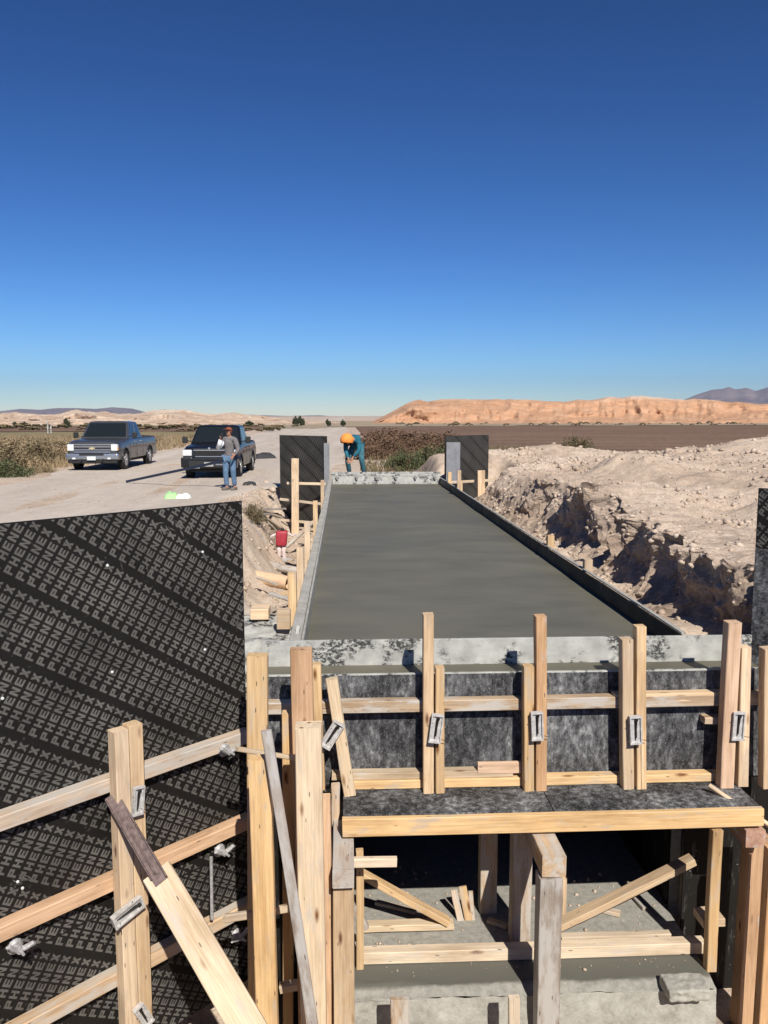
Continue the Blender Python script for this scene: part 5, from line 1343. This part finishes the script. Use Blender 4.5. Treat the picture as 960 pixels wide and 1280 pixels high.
def shrub(x, y, rx, rz, key, label, group=None, z=None, name='desert_shrub'):
    z = gz(x, y) if z is None else z
    t_ = thing(name, (x, y, z-.02), label, 'shrub', group)
    f, s = random.choice(SH[key]); mt = T((x, y, z-.02)) @ Matrix.Rotation(random.uniform(0, 6.28), 4, 'Z') @ Matrix.Diagonal((rx, rx, rz, 1))
    mesh_obj('foliage', f, None, mt, t_); mesh_obj('stems', s, None, mt, t_)
ORD = ['first','second','third','fourth','fifth','sixth','seventh','eighth','ninth','tenth','eleventh','twelfth','thirteenth']
# thicket behind the far form, brown with a green fringe
for k, (px_, Y, rx, rz) in enumerate(sorted(((463,40,1.2,.75),(475,44,1.6,1.05),(488,42,1.4,.95),(500,47,1.8,1.1),(515,50,1.9,1.15),(530,49,1.8,1.05),(545,52,1.9,1.15),(482,56,2.3,1.3),(556,46,1.5,1.0)))):
    p = aY(px_, 560, Y); shrub(p.x, Y, rx, rz, 'brown', 'dry brown thicket shrub beyond the slab end, %s from the left' % ORD[k], 'brown thicket shrubs', GL)
for (px_, Y, rx, rz, lb) in ((503,31,.75,.75,'olive green shrub, leftmost in front of the brown thicket'),(522,33,.9,.62,'low dark green shrub in the middle before the brown thicket'),(545,30,.9,.95,'tall green shrub against the far right dark form'),(538,26.5,.5,.4,'small grey green shrub below the tall green shrub')):
    p = aY(px_, 560, Y); shrub(p.x, Y, rx, rz, 'green' if px_ != 538 else 'olive', lb, None, GL)
p = aY(722, 552, 48); shrub(p.x, 48, 1.0, .85, 'olive', 'lone dark shrub on the brown field behind the spoil heap', None, GL+.1)
# roadside scrub on the left
rn = random.Random(5)
for k, (px_, Y, rx, rz, key) in enumerate(sorted(((4,33,1.4,.85,'dry'),(24,35,1.5,.95,'olive'),(44,37,1.4,.8,'dry'),(60,36,1.0,.7,'olive'),(74,39,1.2,.8,'dry'),(88,44,1.3,.8,'dry'),(-18,31,1.5,.95,'olive'),(14,42,1.7,.95,'dry'),(52,47,1.6,.8,'olive')))):
    p = aY(px_, 560, Y); shrub(p.x, Y, rx, rz, key, 'tangled %s roadside shrub, %s from the left picture edge' % ('straw coloured' if key == 'dry' else 'olive brown', ORD[k]), 'roadside shrubs', GL)
p = aY(8, 585, 29); shrub(p.x, 29, .85, .55, 'green', 'low green shrub at the left road edge', None, GL)
for (px_, Y) in ((40,30.5),(58,31)): p = aY(px_, 585, Y); shrub(p.x, Y, .35, .25, 'dry', 'small dry tuft at the left road edge, %s of two' % ('left' if px_ == 40 else 'right'), 'small roadside tufts', GL)
p = aY(318, 640, 17.8); shrub(p.x, 17.8, .32, .42, 'olive', 'scraggy weed clump on the left trench bank')
for k in range(10):
    Y = 48 + k*5.5; x = -12.2 - rn.uniform(0, 2.5); shrub(x, Y, rn.uniform(.7,1.4), rn.uniform(.5,.95), rn.choice(['dry','olive','dry']), 'low scrub bush on the far left road verge, %s nearest of the row' % ORD[k], 'verge scrub bushes', GL)
# dry grass cover
def grass(name, X, Y, h, mat, seed, label, z=None):
    r = np.random.default_rng(seed); n = len(X); Z = ground_h(X, Y) if z is None else np.full(n, z)
    a = r.random(n)*6.28; hh = h*(.5+r.random(n)); w = .010+.012*r.random(n); w = w*(1+np.hypot(X, Y)/40)
    P = np.stack([X, Y, Z-.02], -1); d = np.stack([np.cos(a), np.sin(a), 0*a], -1)*w[:,None]
    tip = P + np.stack([r.normal(size=n)*.35*hh, r.normal(size=n)*.35*hh, hh], -1)
    vs = np.stack([P-d, P+d, tip], 1).reshape(-1, 3)
    return tag(mesh_obj(name, soup(name, vs, np.arange(n*3).reshape(-1, 3), 3), mat), label, None, None, 'stuff')
n = 60000; r = np.random.default_rng(77); cx = r.uniform(-60, -11.0, n//12); cy = r.uniform(30, 75, n//12)
X = np.repeat(cx, 12) + r.normal(size=(n//12)*12)*.22; Y = np.repeat(cy, 12) + r.normal(size=(n//12)*12)*.22
grass('dry_grass', X, Y, .42, 'shrub_dry', 78, 'straw coloured dry grass beyond the left road edge', GL)
cx = r.uniform(.9, 14, 600); cy = r.uniform(29, 50, 600); X = np.repeat(cx, 12) + r.normal(size=7200)*.2; Y = np.repeat(cy, 12) + r.normal(size=7200)*.2
grass('dry_grass', X, Y, .28, 'shrub_olive', 79, 'thin dry grass around the thicket beyond the slab', GL)
r = np.random.default_rng(91); vs = []
sf = foliage_mesh('far_scrub', 90, 1.0, 1.0, .55, 8, 92, .2); base = np.array([v.co[:] for v in sf.vertices])
for k in range(130):
    X = r.uniform(12, 190); Y = 168 + 48*r.random()**1.5 + .04*X; q = r.uniform(.15, .6)**1.2
    vs.append(base*np.array([q*1.6, q*1.6, q*.9]) + np.array([X, Y, GL+.1]))
for k in range(150):
    X = -r.uniform(8, 130); Y = 110 + 55*r.random(); q = r.uniform(.3, .7)
    vs.append(base*np.array([q*2, q*2, q*.8]) + np.array([X, Y, GL+.1]))
vs = np.concatenate(vs); bpy.data.meshes.remove(sf)
tag(mesh_obj('far_scrub', soup('far_scrub', vs, np.arange(len(vs)).reshape(-1, 4), 4), 'shrub_olive'), 'sparse dark scrub along the foot of mesa and hills', None, None, 'stuff')
# far trees and roadside markers
TR = []
for q in range(2):
    f = foliage_mesh('crown', 1500, 1.0, 1.0, .22, 22, 600+q, .2); f.materials.append(M['tree_dark']); TR.append(f)
def far_tree(px_, D, h, lb, w=.45):
    p = aY(px_, 525, D); z = GL; t_ = thing('tree', (p.x, D, z), lb, 'tree')
    bm = bmesh.new(); tube_into(bm, [(0,0,-.2),(.05*h,0,h*.3),(.0,0,h*.6)], [.06*h,.045*h,.02*h], 7); bm_obj('trunk', bm, 'stem', T((p.x, D, z)), t_)
    mesh_obj('crown', random.choice(TR), None, T((p.x, D, z+h*.2)) @ Matrix.Diagonal((h*w, h*w, h*.8, 1)), t_)
for (px_, D, h, lb, w) in ((370,160,1.75,'dark far tree by the road, left one of the close pair',.4),(376,162,1.8,'dark far tree by the road, right one of the close pair',.4),(410,160,1.25,'small dark far tree midway between pair and bending man',.45),(429,160,1.2,'small dark far tree just above the bending man',.45),(83,150,1.5,'lone dark tree on the plain above the slate blue pickup hood',.4),(19,150,.9,'low dark far tree near the left picture edge',.7),(31,152,.9,'low dark far tree second from the left picture edge',.7),(312,165,1.0,'low spreading far tree above the black pickup',.9)):
    far_tree(px_, D, h, lb, w)
for (px_, D, lb) in ((60,95,'taller white marker post in the olive field'),(64,96,'shorter white marker post in the olive field')):
    p = aY(px_, 540, D); h = 1.5 if px_ == 60 else 1.0
    tag(lumber('marker_post', (p.x, D, GL), (p.x, D, GL+h), .14, .14, 'cement_caked'), lb, 'post')

# ------------------------------------------------------------------ air: far mountains fade to blue
hz = box_mesh('haze', -9500, 9500, -400, 11500, GL-3, 520, 0)
hm = bpy.data.materials.new('haze_air'); hm.use_nodes = True; nt = hm.node_tree; nt.nodes.clear()
ho = nt.nodes.new('ShaderNodeOutputMaterial'); hv = nt.nodes.new('ShaderNodeVolumePrincipled')
hv.inputs['Color'].default_value = (.42,.64,1.0,1); hv.inputs['Density'].default_value = 5.5e-5; hv.inputs['Anisotropy'].default_value = .2
nt.links.new(hv.outputs[0], ho.inputs['Volume'])
hz.materials.append(hm)
tag(put(bpy.data.objects.new('haze', hz), Matrix.Identity(4)), 'thin blue air haze over the plain', None, None, 'stuff')
